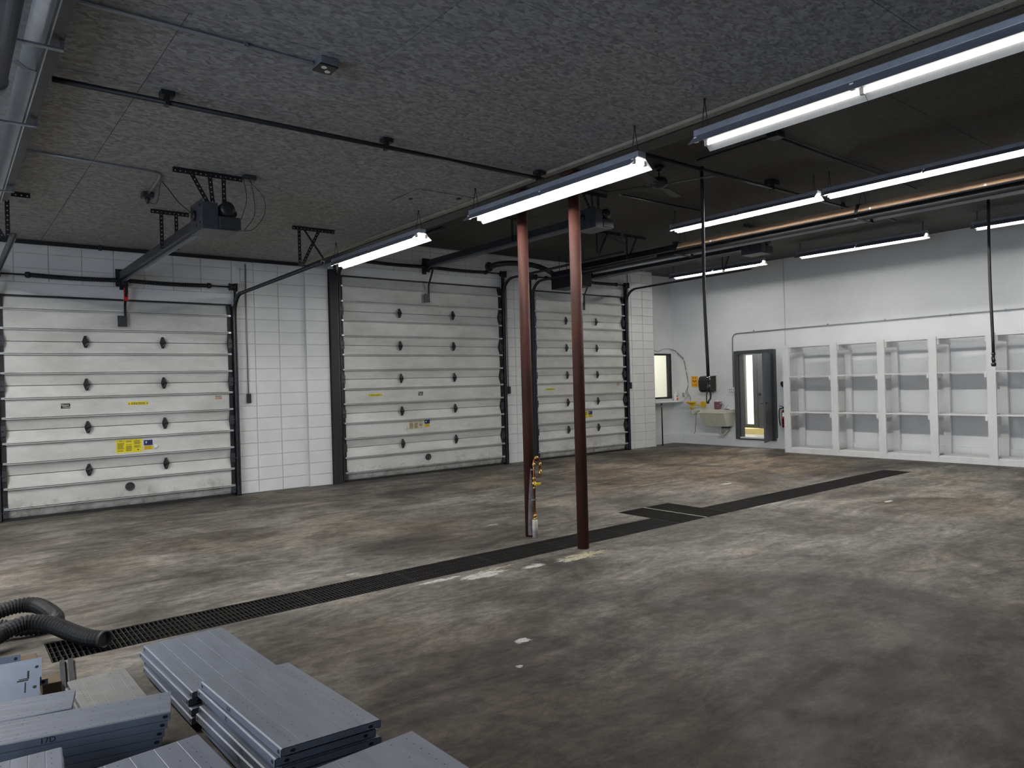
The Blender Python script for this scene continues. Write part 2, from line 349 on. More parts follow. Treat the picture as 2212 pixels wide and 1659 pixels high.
def place_copy(me, name, parent, loc):
    o = bpy.data.objects.new(name, me); COL.objects.link(o); o.parent = parent
    p = Vector(loc)-Vector(ORG[parent.name]); o.location = p; return o
def text(s, size, loc, right, up, mat, parent, name='lettering', local=False, align='CENTER'):
    cu = bpy.data.curves.new(name, 'FONT'); cu.body = s; cu.size = size; cu.align_x = align; cu.align_y = 'CENTER'; cu.resolution_u = 3
    cu.materials.append(MAT[mat]); o = bpy.data.objects.new(name, cu); COL.objects.link(o)
    r = Vector(right).normalized(); u = Vector(up).normalized(); n = r.cross(u)
    l = Vector(loc) if local else Vector(loc)-Vector(ORG[parent.name])
    o.parent = parent
    o.matrix_basis = Matrix(((r.x, u.x, n.x, l.x), (r.y, u.y, n.y, l.y), (r.z, u.z, n.z, l.z), (0, 0, 0, 1))); return o
def spline(pts, n=8):
    P = [Vector(p) for p in pts]; P = [P[0]*2-P[1]]+P+[P[-1]*2-P[-2]]; out = []
    for i in range(1, len(P)-2):
        for k in range(n):
            t = k/n; a, b, c, d = P[i-1:i+3]
            out.append(.5*((2*b)+(c-a)*t+(2*a-5*b+4*c-d)*t*t+(3*b-a-3*c+d)*t**3))
    out.append(P[-2]); return out

# ================================================================== THE SETTING
HC, HU = 3.75, 4.30            # lower (left bay) and upper (right bay) ceilings
TX0, TX1, TY0, TY1 = 0.52, 12.64, 5.29, 5.74          # trench
SX0, SX1, SY1 = 6.62, 7.60, 6.28                       # sump beside it
fl = MB()
def frect(x0, x1, y0, y1):
    fl.add([(x0, y0, 0), (x1, y0, 0), (x1, y1, 0), (x0, y1, 0)], [(0, 1, 2, 3)])
frect(-5.2, 15.2, -4.2, TY0); frect(-5.2, TX0, TY0, TY1); frect(TX1, 15.2, TY0, TY1)
frect(-5.2, SX0, TY1, SY1); frect(SX1, 15.2, TY1, SY1); frect(-5.2, 15.2, SY1, 12.4)
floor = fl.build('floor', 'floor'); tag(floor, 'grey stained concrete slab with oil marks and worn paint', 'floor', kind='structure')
pt = MB()
D = -.16
pt.add([(TX0, TY0, D), (TX1, TY0, D), (TX1, SY1, D), (TX0, SY1, D)], [(0, 1, 2, 3)])
def wallq(x0, y0, x1, y1): pt.add([(x0, y0, 0), (x1, y1, 0), (x1, y1, D), (x0, y0, D)], [(0, 1, 2, 3)])
for a in ((TX0, TY0, TX1, TY0), (TX1, TY0, TX1, TY1), (TX1, TY1, SX1, TY1), (SX1, TY1, SX1, SY1), (SX1, SY1, SX0, SY1), (SX0, SY1, SX0, TY1), (SX0, TY1, TX0, TY1), (TX0, TY1, TX0, TY0)): wallq(*a)
pt.build('drain_channel', 'trench', floor, 'dark recessed drain channel')

# ceilings: dark backing plus separate sheets of strand board
cl = MB().box(-5.2, 4.86, -4.2, 11.76, HC+.022, HC+.06).build('ceiling', 'void'); tag(cl, 'lower ceiling of dark painted strand board over the left bays', 'ceiling', kind='structure')
sheets = {}
def sheet(parent, x0, x1, y0, y1, z, mat):
    k = (round(x1-x0, 3), round(y1-y0, 3), mat)
    if k not in sheets: sheets[k] = MB().box(.0025, k[0]-.0025, .0025, k[1]-.0025, 0, .018).mesh('ceiling_sheet', mat, (0, 0, 0))
    place_copy(sheets[k], 'ceiling_sheet', parent, (x0, y0, z+random.uniform(0, .0025)))
rows = [-4.2, -2.77, -1.61, -.44, .72, 1.885, 3.05, 4.215, 5.38, 6.545, 7.712, 8.876, 10.04, 11.21, 11.76]
for i in range(len(rows)-1):
    xs = [-5.2, -3.74, -1.30, 1.14, 3.58, 4.86] if rows[i] > 4.2 else [-5.2, -2.59, -.15, 2.29, 4.86]
    for a, b in zip(xs, xs[1:]): sheet(cl, a, b, rows[i], rows[i+1], HC, 'osb')
cu = MB().box(5.09, 15.2, -4.2, 12.2, HU+.022, HU+.06).build('ceiling', 'void'); tag(cu, 'upper ceiling of strand board coloured dark as shade over the right bays', 'ceiling', kind='structure')
rows = [-4.2+1.22*i for i in range(13)]+[11.0, 12.2]
for i in range(len(rows)-1):
    xs = [5.09, 6.31, 8.75, 11.19, 13.63, 15.2] if i % 2 else [5.09, 7.53, 9.97, 12.41, 15.2]
    for a, b in zip(xs, xs[1:]): sheet(cu, a, b, rows[i], rows[i+1], HU, 'osb_shade')
bm_ = MB().box(4.87, 5.08, -4.2, 11.66, 3.712, 3.735).box(4.965, 4.985, -4.2, 11.66, 3.735, 4.30).box(4.87, 5.08, -4.2, 11.66, 4.30, 4.32)
beam = bm_.build('ceiling_beam', 'blacksteel'); tag(beam, 'black steel beam along the step between the two ceilings', 'beam', kind='structure')
tr = MB().box(4.79, 4.868, -4.2, 11.66, 3.722, 3.749).build('trim_1', 'weather'); tag(tr, 'pale nailed timber strip along the edge of the lower ceiling', 'trim', kind='structure')
nl = MB()
for i in range(26): nl.lathe((4.83, -1+.49*i, 3.722), [(.006, 0), (.006, -.003)], n=6)
nl.build('nail_head', 'blacksteel', tr)['kind'] = 'stuff'

# door wall (at the left of the photograph)
YW = 11.76
wl = MB()
def wq(x0, x1, z0, z1, y=YW, t=.2): wl.box(x0, x1, y, y+t, z0, z1)
D1, D2, D3 = (.62, 3.70, 3.0), (5.44, 9.12, 3.6), (9.86, 12.80, 3.6)
wq(-5.2, -3.4, 0, HC+.1); wq(-.2, .62, 0, HC+.1); wq(-3.4, -.2, 3.0, HC+.1)
wq(.62, 3.70, 3.0, HC+.1); wq(3.70, 4.88, 0, HC+.1)
wq(4.88, 5.44, 0, HU+.05); wq(5.44, 9.12, 3.6, HU+.05); wq(9.12, 9.86, 0, HU+.05); wq(9.86, 12.80, 3.6, HU+.05); wq(12.80, 13.84, 0, HU+.05)
wq(-3.4, -.2, 0, 3.0, YW+.05, .1)
for a_, b_, h_ in (D1, D2, D3): wq(a_-.02, b_+.02, 0, h_+.05, YW+.14, .06)  # unseen backing added behind the doors to stop outside light at the joints
WL = wl.build('wall_left', 'mortar'); tag(WL, 'white painted block wall holding the three overhead doors', 'wall', kind='structure')
blocks = {}
def block(x0, x1, z0, z1, y=YW, th=.016, mat='block'):
    k = (round(x1-x0, 3), round(z1-z0, 3), th, mat)
    if k not in blocks:
        g = .0035; b = .004; w_, h_ = k[0], k[1]
        vs = [(g, 0, g), (w_-g, 0, g), (w_-g, 0, h_-g), (g, 0, h_-g), (g+b, -th, g+b), (w_-g-b, -th, g+b), (w_-g-b, -th, h_-g-b), (g+b, -th, h_-g-b)]
        blocks[k] = MB().add(vs, [(4, 5, 6, 7), (0, 1, 5, 4), (1, 2, 6, 5), (2, 3, 7, 6), (3, 0, 4, 7)]).mesh('block', mat, (0, 0, 0))
    place_copy(blocks[k], 'block', WL, (x0, y+random.uniform(0, .0025), z0))
def courses(xs, z0, z1, y=YW):
    z = z0
    while z < z1-.02:
        zz = min(z+.2, z1)
        for a, b in zip(xs, xs[1:]): block(a, b, z, zz, y)
        z = zz
courses([3.70, 4.05, 4.45, 4.88], 0, 3.75)
courses([.04, .44, .84, 1.24, 1.64, 2.04, 2.44, 2.84, 3.24, 3.70], 3.2, 3.75)
# pilaster below the beam end
pl = MB().box(4.88, 5.30, 11.685, YW, 0, 3.71).build('wall_left_pilaster', 'mortar', WL)
courses([4.88, 5.30], 0, 3.71, 11.685)
sideb = MB().add([(0, .0, .004), (0, .07, .004), (0, .07, .196), (0, 0, .196)], [(0, 3, 2, 1)]).mesh('block', 'block', (0, 0, 0))
for i in range(18): place_copy(sideb, 'block', WL, (4.872, 11.678, i*.2))
courses([9.12, 9.46, 9.86], 0, 3.8)
courses([5.44+.4*i for i in range(9)]+[9.12], 3.8, 4.28)
courses([9.12, 9.46, 9.86]+[9.86+.4*i for i in range(1, 8)]+[12.80], 3.8, 4.28)
courses([12.80, 13.05, 13.45, 13.84], 0, 4.28)
retb = MB().add([(0, 0, .004), (0, .34, .004), (0, .34, .196), (0, 0, .196)], [(0, 1, 2, 3)]).mesh('block', 'block', (0, 0, 0))
for i in range(21): place_copy(retb, 'block', WL, (13.848, 11.75, i*.2))
# smooth painted header boards above each door
for (x0, x1, h) in (D1, D2, D3):
    MB().box(x0-.08, x1+.08, YW-.022, YW, h, h+.2).build('header_board', 'white', WL, 'smooth white header board above the door')
# alcove wall with the service window
AY = 12.12
al = MB().box(13.84, 14.20, AY, AY+.15, 0, HU+.05).box(14.20, 14.94, AY, AY+.15, 0, 1.15).box(14.20, 14.94, AY, AY+.15, 2.31, HU+.05).box(14.94, 15.2, AY, AY+.15, 0, HU+.05)
AL = al.build('wall_alcove', 'wall'); tag(AL, 'short white wall with the service window, set back behind the block pier', 'wall', kind='structure')
# back wall
WX = 15.0
bw = MB().box(WX, WX+.15, -4.2, 9.15, 0, HU+.05).box(WX, WX+.15, 9.15, 10.20, 2.28, HU+.05).box(WX, WX+.15, 9.15, 10.20, 0, .17).box(WX, WX+.15, 10.20, 12.3, 0, HU+.05)
WB = bw.build('wall_back', 'wall'); tag(WB, 'smooth white wall behind the sink, office door and empty rack', 'wall', kind='structure')
MB().box(WX-.006, WX, 8.895, 8.905, .24, HU).build('wall_seam', 'mortar', WB)
wr = MB().box(-5.2, 15.2, -4.35, -4.2, 0, HU+.05).build('wall_right', 'wall'); tag(wr, 'white wall behind the photographer', 'wall', kind='structure')
wf = MB().box(-5.2, -5.05, -4.2, -1.1, 0, HC+.05).box(-5.2, -5.05, 4.9, 12, 0, HC+.05).box(-5.2, -5.05, -1.1, 4.9, 3.45, HC+.05)
WF = wf.build('wall_front', 'wall'); tag(WF, 'white wall with the open daylight bay, out of frame to the left', 'wall', kind='structure')
bb = MB().box(WX-.05, WX, -4.2, 12.07, 0, .235); B1 = bb.build('baseboard_back', 'wall'); tag(B1, 'low white concrete curb along the back wall', 'baseboard', kind='structure')
for y in (11.78, 9.9, 8.3, 5.2): MB().box(WX-.0515, WX-.05, y, y+.006, .0, .235).build('curb_joint', 'mortar', B1)
bb = MB().box(13.86, WX-.05, AY-.05, AY, 0, .235); tag(bb.build('baseboard_alcove', 'wall'), 'low white curb under the service window counter', 'baseboard', kind='structure')
# black angle along the top of the door wall
an = MB().box(-.5, 4.86, 11.56, 11.575, 3.695, 3.745).box(-.5, 4.86, 11.575, 11.74, 3.735, 3.745)
AN = an.build('trim_2', 'blacksteel'); tag(AN, 'black steel angle where the lower ceiling meets the block wall', 'trim', kind='structure')
MB().box(1.82, 1.86, 11.53, 11.56, 3.68, 3.75).build('bracket', 'darksteel', AN)
# steel jamb beside the middle door
jb = MB().box(5.305, 5.325, 11.60, 11.755, 0, 3.70).box(5.325, 5.435, 11.60, 11.615, 0, 3.70).box(5.42, 5.435, 11.615, 11.755, 0, 3.70)
tag(jb.build('trim_3', 'blacksteel'), 'black steel channel jamb left of the middle overhead door', 'trim', kind='structure')

# office behind the service window, hall behind the open door
of = MB()
def room(m, x0, x1, y0, y1, z0, z1, skip):
    V = [(x0, y0, z0), (x1, y0, z0), (x1, y1, z0), (x0, y1, z0), (x0, y0, z1), (x1, y0, z1), (x1, y1, z1), (x0, y1, z1)]
    F = dict(bottom=(0, 1, 2, 3), top=(4, 7, 6, 5), front=(0, 4, 5, 1), right=(1, 5, 6, 2), back=(2, 6, 7, 3), left=(3, 7, 4, 0))
    m.add(V, [F[k] for k in F if k not in skip])
room(of, 12.9, 15.6, AY+.15, 14.9, .1, 2.8, ('front',))
tag(of.build('wall_office', 'hallwall'), 'cream walls of the lit office seen through the service window', 'wall', kind='structure')
hl = MB(); room(hl, WX+.15, 16.9, 9.0, 12.2, .17, 2.7, ('left', 'bottom', 'right'))
hl.box(16.9, 17.0, 9.0, 10.90, .17, 2.7).box(16.9, 17.0, 11.22, 12.2, .17, 2.7).box(16.9, 17.0, 10.90, 11.22, 2.25, 2.7).box(16.9, 17.0, 10.90, 11.22, .17, .39)
room(hl, 17.0, 19.0, 10.2, 12.6, .17, 2.7, ('left',))
tag(hl.build('wall_hall', 'hallwall'), 'white walls of the bright hall behind the charcoal door', 'wall', kind='structure')
hf = MB().box(WX+.15, 16.9, 9.0, 12.2, .12, .17).build('floor_hall', 'hallfloor'); tag(hf, 'pale hall floor behind the charcoal door', 'floor', kind='structure')
st = MB().box(16.45, 16.81, 10.3, 12.0, .171, .31).build('hall_step', 'stepyellow'); tag(st, 'yellow edged step at the end of the bright hall', 'step', kind='structure')
d5 = thing('door_5', (16.85, 11.3, .3), 'charcoal inner door frame with a white lit opening at the end of the hall', 'door', kind='structure')
MB().box(16.82, 16.898, 11.19, 11.36, .311, 2.34).box(16.82, 16.898, 10.83, 10.95, .311, 2.34).box(16.82, 16.898, 10.95, 11.19, 2.23, 2.34).box(16.82, 16.898, 10.95, 11.19, .311, .40).build('frame', 'doorgrey', d5)
MB().box(16.60, 16.64, 10.40, 10.66, .32, 2.26).build('leaf', 'doorgrey', d5)
MB().lathe((16.60, 10.62, 1.2), [(.03, 0), (.03, -.05)], (1, 0, 0), 10).build('handle', 'black', d5)

# office door
d4 = thing('door_4', (14.97, 9.7, .18), 'charcoal office door standing open in its charcoal frame by the sink', 'door', kind='structure')
fm = MB().box(14.90, 15.15, 10.11, 10.20, .18, 2.27).box(14.90, 15.15, 9.15, 9.24, .18, 2.27).box(14.90, 15.15, 9.24, 10.11, 2.19, 2.27).box(14.93, 15.15, 9.24, 10.11, .171, .20)
fm.box(14.96, 15.04, 10.085, 10.11, .20, 2.19); fm.build('frame', 'doorgrey', d4)
a = math.radians(111); hx, hy = 14.915, 9.255
dx, dy = -math.sin(a), math.cos(a); nx, ny = -dy, dx
def dl(u, v, z): return (hx+dx*u+nx*v, hy+dy*u+ny*v, z)
lf = MB().prism([dl(.005, 0, .205), dl(.86, 0, .205), dl(.86, .044, .205), dl(.005, .044, .205)], (0, 0, 1.975)).build('leaf', 'doorgrey', d4)
for z in (.42, 1.2, 1.98): MB().prism([dl(-.012, -.006, z), dl(.03, -.006, z), dl(.03, .0, z), dl(-.012, .0, z)], (0, 0, .1)).build('hinge', 'galv', lf)
for sg in (-1, 1):
    v0 = -.002 if sg < 0 else .046
    h = MB().lathe(dl(.79, v0, 1.06), [(.03, 0), (.03, .012)], (nx*sg, ny*sg, 0), 12).bar(dl(.79, v0+sg*.012, 1.06), dl(.79, v0+sg*.06, 1.06), .02, .02).bar(dl(.80, v0+sg*.055, 1.06), dl(.66, v0+sg*.055, 1.06), .018, .022)
    h.build('handle', 'black', lf)
# service window
w1 = thing('window_1', (14.57, AY, 1.15), 'black framed service window over the white counter, cream room behind', 'window', kind='structure')
MB().box(14.20, 14.25, AY-.01, AY+.1, 1.15, 2.31).box(14.895, 14.94, AY-.01, AY+.1, 1.15, 2.31).box(14.25, 14.895, AY-.01, AY+.1, 2.265, 2.31).box(14.25, 14.895, AY-.01, AY+.1, 1.15, 1.195).build('frame', 'black', w1)
MB().box(14.82, 14.85, AY+.03, AY+.06, 1.195, 2.265).build('sliding_stile', 'doorgrey', w1)
MB().box(14.25, 14.82, AY+.05, AY+.056, 1.195, 2.265).box(14.85, 14.895, AY+.05, AY+.056, 1.195, 2.265).build('pane', 'glass', w1)
MB().box(14.94, 14.995, AY-.02, AY, 1.11, 2.37).box(13.86, 14.94, AY-.02, AY, 2.31, 2.37).build('casing', 'white', w1)

# ================================================================== OVERHEAD DOORS
def overhead_door(nm, x0, x1, n, label, stickers, vent):
    H = n*.6; root = thing(nm, ((x0+x1)/2, 11.7, 0), label, 'garage door', kind='structure')
    prof = [(0.004, .044), (.04, .036), (.10, .016), (.14, .004), (.17, 0), (.43, 0), (.46, .004), (.50, .016), (.56, .036), (.596, .044)]
    for k in range(n):
        z0 = k*.6+(.03 if k == 0 else 0); vs = []
        P = [(max(z, .034) if k == 0 else z, y) for z, y in prof]
        for z, y in P: vs += [(x0+.055, 11.690+y, k*.6+z), (x1-.055, 11.690+y, k*.6+z)]
        m = len(P); fs = [(2*i, 2*i+1, 2*i+3, 2*i+2) for i in range(m-1)]
        vs += [(x0+.055, 11.745, k*.6+P[0][0]), (x1-.055, 11.745, k*.6+P[0][0]), (x0+.055, 11.745, k*.6+P[-1][0]), (x1-.055, 11.745, k*.6+P[-1][0])]
        b = 2*m; fs += [(b, b+1, 1, 0), (2*m-2, 2*m-1, b+3, b+2), (b+1, b, b+2, b+3), (0, 2*m-2, b+2, b), (1, b+1, b+3, 2*m-1)]
        pn = MB(); pn.add(vs, fs[:m-1], True); pn.add(vs, fs[m-1:], False); panel = pn.build('panel', 'door', root)
        for sx in (x0, x1-.055):
            zb = k*.6+(.034 if k == 0 else .004)
            e = MB().box(sx, sx+.055, 11.676, 11.745, zb, k*.6+.596); e.build('end_stile', 'blacksteel', panel)
        for zs in (.168, .432):
            s_ = MB().box(x0+.03, x1-.03, 11.640, 11.690, k*.6+zs-.004, k*.6+zs+.004).box(x0+.03, x1-.03, 11.640, 11.646, k*.6+zs-.014, k*.6+zs+.016)
            s_.build('strut', 'door', panel)
            for sx in (x0+.012, x1-.048): MB().box(sx, sx+.036, 11.637, 11.676, k*.6+zs-.012, k*.6+zs+.014).build('strut_tip', 'aluminium', panel)
        if k > 0:
            for fr in (.3333, .6667):
                hx_ = x0+(x1-x0)*fr; zz = k*.6
                poly = [(-.015, -.085), (.015, -.085), (.042, -.012), (.042, .012), (.015, .085), (-.015, .085), (-.042, .012), (-.042, -.012)]
                hg = MB()
                hg.prism([(hx_+a_, 11.682-(.020-abs(b_)*.22 if abs(b_) < .05 else 0), zz+b_) for a_, b_ in poly], (0, .006, 0))
                hg.tube([(hx_-.04, 11.672, zz), (hx_+.04, 11.672, zz)], .011, 8)
                for zb in (-.06, .06): hg.lathe((hx_, 11.683, zz+zb), [(.009, 0), (.007, -.008)], (0, 1, 0), 8)
                hg.build('hinge', 'blacksteel', panel)
            for sx, sg in ((x0+.028, -1), (x1-.028, 1)):
                hg = MB().box(sx-.03, sx+.03, 11.655, 11.676, k*.6-.07, k*.6+.07).tube([(sx, 11.652, k*.6), (sx+sg*.06, 11.652, k*.6)], .010, 8).lathe((sx+sg*.045, 11.652, k*.6), [(.022, 0), (.022, .016)], (sg, 0, 0), 10)
                hg.build('roller_hinge', 'darksteel', panel)
        else:
            for sx, sg in ((x0+.03, -1), (x1-.03, 1)):
                MB().box(sx-.03, sx+.03, 11.65, 11.676, .05, .2).tube([(sx, 11.652, .12), (sx+sg*.06, 11.652, .12)], .010, 8).build('bottom_bracket', 'darksteel', panel)
        for st in stickers:
            if st[0] == k: st[1](panel, *st[2:])
        if k == 0 and vent is not None:
            MB().lathe((vent, 11.688, .31), [(.062, 0), (.062, -.014), (.055, -.020), (.047, -.014), (.045, -.006)], (0, 1, 0), 20).build('vent_cap', 'darksteel', panel)
    MB().box(x0, x1, 11.69, 11.74, 0.001, .033).build('bottom_seal', 'rubber', root)
    MB().box(x0-.02, x1+.02, 11.715, 11.735, H+.003, H+.028).build('top_seal', 'rubber', root)
    # tracks
    for sx, sg in ((x0-.045, -1), (x1+.045, 1)):
        R = .34; zt = H+.17+(.02 if H > 3.2 else 0)
        path = [(sx, 11.652, .02), (sx, 11.652, zt-R)]+[(sx, 11.652-R+R*math.cos(t), zt-R+R*math.sin(t)) for t in [PI/2*i/8 for i in range(1, 9)]]+[(sx, 8.28, zt+.03)]
        t = MB()
        for p, q in zip(path, path[1:]): t.bar(Vector(p)-(Vector(q)-Vector(p)).normalized()*.004, Vector(q)+(Vector(q)-Vector(p)).normalized()*.004, .012, .052, (1, 0, 0)); 
        off = Vector((-sg*.0, 0, 0))
        for ex in (-.022, .022):
            pp = [Vector(p)+Vector((ex, 0, 0)) for p in path]
            # lips of the channel, on the inside of the curve
            nr = []
            for i, p in enumerate(pp):
                d = (pp[min(i+1, len(pp)-1)]-pp[max(i-1, 0)]).normalized(); nr.append(Vector((0, -d.z, d.y)))
            for i in range(len(pp)-1): t.bar(pp[i]+nr[i]*.014, pp[i+1]+nr[i+1]*.014, .008, .032, nr[i])
        t.build('door_track', 'track', root)
        v = MB().box(sx-.03+(.03 if sg > 0 else 0), sx+.03-(.03 if sg < 0 else 0), 11.67, 11.675, 0.001, H+.1).box(sx+sg*.03-.003, sx+sg*.03+.003, 11.63, 11.742, 0.001, H+.25)
        v.build('track_angle', 'blacksteel', root)
        # drum and bearing plate at the end of the spring shaft
        zc = H+.285
        MB().lathe((sx-sg*.035, 11.60, zc), [(.05, -.05), (.06, -.046), (.06, -.038), (.048, -.034), (.052, .0), (.058, .034), (.064, .04), (.05, .05)], (1, 0, 0), 14).build('cable_drum', 'blacksteel', root)
        MB().box(sx+sg*.03-.004, sx+sg*.03+.004, 11.55, 11.742, zc-.07, zc+.06).build('bearing_plate', 'darksteel', root)
        MB().tube([(sx-sg*.02, 11.545, zc), (sx-sg*.012, 11.62, .15)], .0035, 5).build('lift_cable', 'darksteel', root)
    zc = H+.285; xc = (x0+x1)/2
    MB().tube([(x0-.07, 11.60, zc), (x1+.07, 11.60, zc)], .0125, 8).build('spring_shaft', 'blacksteel', root)
    for sg in (-1, 1):
        L = (x1-x0)*.36; pts = []; rs = []
        n_ = 90
        for i in range(n_+1): pts.append((xc+sg*(.06+L*i/n_), 11.60, zc-.012*math.sin(PI*i/n_))); rs.append(.031+.0035*math.sin(i*2.2))
        sp = MB().tube(pts, rs, 10); sp.lathe((xc+sg*(.06+L), 11.60, zc), [(.042, 0), (.044, .02), (.036, .05), (.02, .055)], (sg, 0, 0), 12)
        sp.build('torsion_spring', 'rubber', root)
    MB().box(xc-.045, xc+.045, 11.728, 11.738, zc-.12, zc+.12).box(xc-.02, xc+.02, 11.58, 11.728, zc-.04, zc-.02).lathe((xc-.03, 11.60, zc), [(.045, 0), (.045, .06)], (1, 0, 0), 12).build('centre_bracket', 'blacksteel', root)
    return root
Y_S = 11.6885
def strip_warn(panel, xa, xb, za, zb):
    s_ = MB().box(xa, xb, Y_S-.001, Y_S, za, zb).build('caution_sticker', 'yellow', panel, 'thin yellow caution sticker')
    h = zb-za; b = MB()
    for i, zz in enumerate((za+h*.28, za+h*.62)):
        x = xa+(xb-xa)*.15
        while x < xa+(xb-xa)*.84:
            ww = random.uniform(.012, .028); b.box(x, min(x+ww, xa+(xb-xa)*.85), Y_S-.0016, Y_S-.0011, zz-h*.10, zz+h*.12); x += ww+.006
    for xx in (xa+(xb-xa)*.05, xa+(xb-xa)*.95): b.prism([(xx-.010, Y_S-.0011, za+h*.25), (xx+.010, Y_S-.0011, za+h*.25), (xx, Y_S-.0011, za+h*.75)], (0, -.0005, 0))
    b.build('printing', 'print_brown', panel)
def badge(panel, xa, xb, za, zb, torn=False):
    MB().box(xa, xb, Y_S-.001, Y_S, za, zb).build('maker_badge', 'printink', panel, 'small black maker badge')
    h = zb-za
    text('Wayne', h*.50, ((xa+xb)/2-h*.15, Y_S-.002, za+h*.68), (1, 0, 0), (0, 0, 1), 'text_white', panel)
    text('Dalton', h*.50, ((xa+xb)/2+h*.15, Y_S-.002, za+h*.28), (1, 0, 0), (0, 0, 1), 'text_white', panel)
def notice(panel, xa, xb, za, zb, faded=False):
    MB().box(xa, xb, Y_S-.001, Y_S, za, zb).build('instruction_sticker', 'cream' if faded else 'yellow', panel, 'faded cream instruction sticker' if faded else 'large yellow instruction sticker')
    b = MB(); W_ = (xb-xa); h = zb-za
    for c in range(3):
        x0 = xa+W_*(.05+.32*c); z = zb-h*(.25 if c == 0 else .12)
        while z > za+h*(.08 if c < 2 else .35):
            if random.random() < .86: b.box(x0, x0+W_*random.uniform(.20, .27), Y_S-.0016, Y_S-.0011, z-h*.022, z+h*.012)
            z -= h*.062
    b.box(xa+W_*.11, xa+W_*.25, Y_S-.0016, Y_S-.0011, zb-h*.13, zb-h*.08)
    for xx in (.06, .30): b.prism([(xa+W_*(xx-.018), Y_S-.0011, zb-h*.14), (xa+W_*(xx+.018), Y_S-.0011, zb-h*.14), (xa+W_*xx, Y_S-.0011, zb-h*.06)], (0, -.0005, 0))
    b.lathe((xa+W_*.84, Y_S-.0011, za+h*.18), [(h*.06, 0), (h*.06, .0005)], (0, -1, 0), 10)
    b.build('printing', 'print_brown', panel)
def two_tone(panel, xa, xb, za, zb):
    zm = za+(zb-za)*.46
    MB().box(xa, xb, Y_S-.001, Y_S, zm, zb).build('navy_sticker', 'navy', panel, 'navy half of a small sticker')
    MB().box(xa, xb, Y_S-.001, Y_S, za, zm-.006).build('gold_sticker', 'valve', panel, 'golden yellow half of a small sticker')
    b = MB().prism([(xa+.02, Y_S-.0011, zb-.02), (xa+.045, Y_S-.0011, zb-.02), (xa+.032, Y_S-.0011, zm+.02)], (0, -.0005, 0)); b.build('printing', 'text_white', panel)
    b = MB()
    for i in range(4): b.box(xa+.01, xb-.015, Y_S-.0016, Y_S-.0011, za+.01+i*.015, za+.014+i*.015)
    b.build('printing', 'print_brown', panel)
def faint(panel, xa, xb, za, zb):
    MB().box(xa, xb, Y_S-.001, Y_S, za, zb).build('faded_sticker', 'cream', panel, 'faded little sticker with red print')
    b = MB().box(xa+.004, xb-.006, Y_S-.0016, Y_S-.0011, zb-.016, zb-.008); b.build('printing', 'printink', panel)
    b = MB()
    for i in range(3): b.box(xa+.006+i*.002, xb-.004, Y_S-.0016, Y_S-.0011, za+.006+i*.011, za+.013+i*.011)
    b.build('printing', 'faintred', panel)
def crosstape(panel, xa, za):
    MB().box(xa-.05, xa+.05, Y_S-.001, Y_S, za-.008, za+.008).box(xa-.008, xa+.008, Y_S-.001, Y_S, za-.05, za+.05).build('tape_cross', 'cream', panel, 'old cross of tape')
def knob(panel, x, z):
    MB().lathe((x, 11.689, z), [(.03, 0), (.034, -.012), (.02, -.022)], (0, 1, 0), 10).build('lock_button', 'white', panel)
overhead_door('door_1', .645, 3.655, 5, 'white ribbed overhead door nearest the camera, with the large bright yellow sticker',
    [(2, badge, 1.332, 1.444, 1.472, 1.542), (2, strip_warn, 2.167, 2.432, 1.487, 1.536), (2, faint, 3.382, 3.486, 1.525, 1.588),
     (1, notice, 1.996, 2.336, .80, .99), (1, two_tone, 2.359, 2.477, .824, .965), (1, knob, 2.515, .865)], 2.16)
overhead_door('door_2', 5.51, 9.05, 6, 'widest white ribbed overhead door, between the black jamb and the rusty columns',
    [(2, strip_warn, 6.025, 6.289, 1.487, 1.534), (2, badge, 7.05, 7.155, 1.472, 1.542), (1, notice, 6.83, 7.146, .85, 1.0, True),
     (1, two_tone, 7.17, 7.286, .875, 1.01), (1, crosstape, 8.19, .86), (1, crosstape, 6.79, .86)], 7.23)
overhead_door('door_3', 9.92, 12.72, 6, 'white ribbed overhead door half hidden behind the two rusty columns',
    [(2, strip_warn, 10.224, 10.493, 1.483, 1.525), (2, faint, 12.412, 12.525, 1.532, 1.598), (1, notice, 11.13, 11.46, .83, .98), (1, two_tone, 11.479, 11.60, .842, .978)], None)

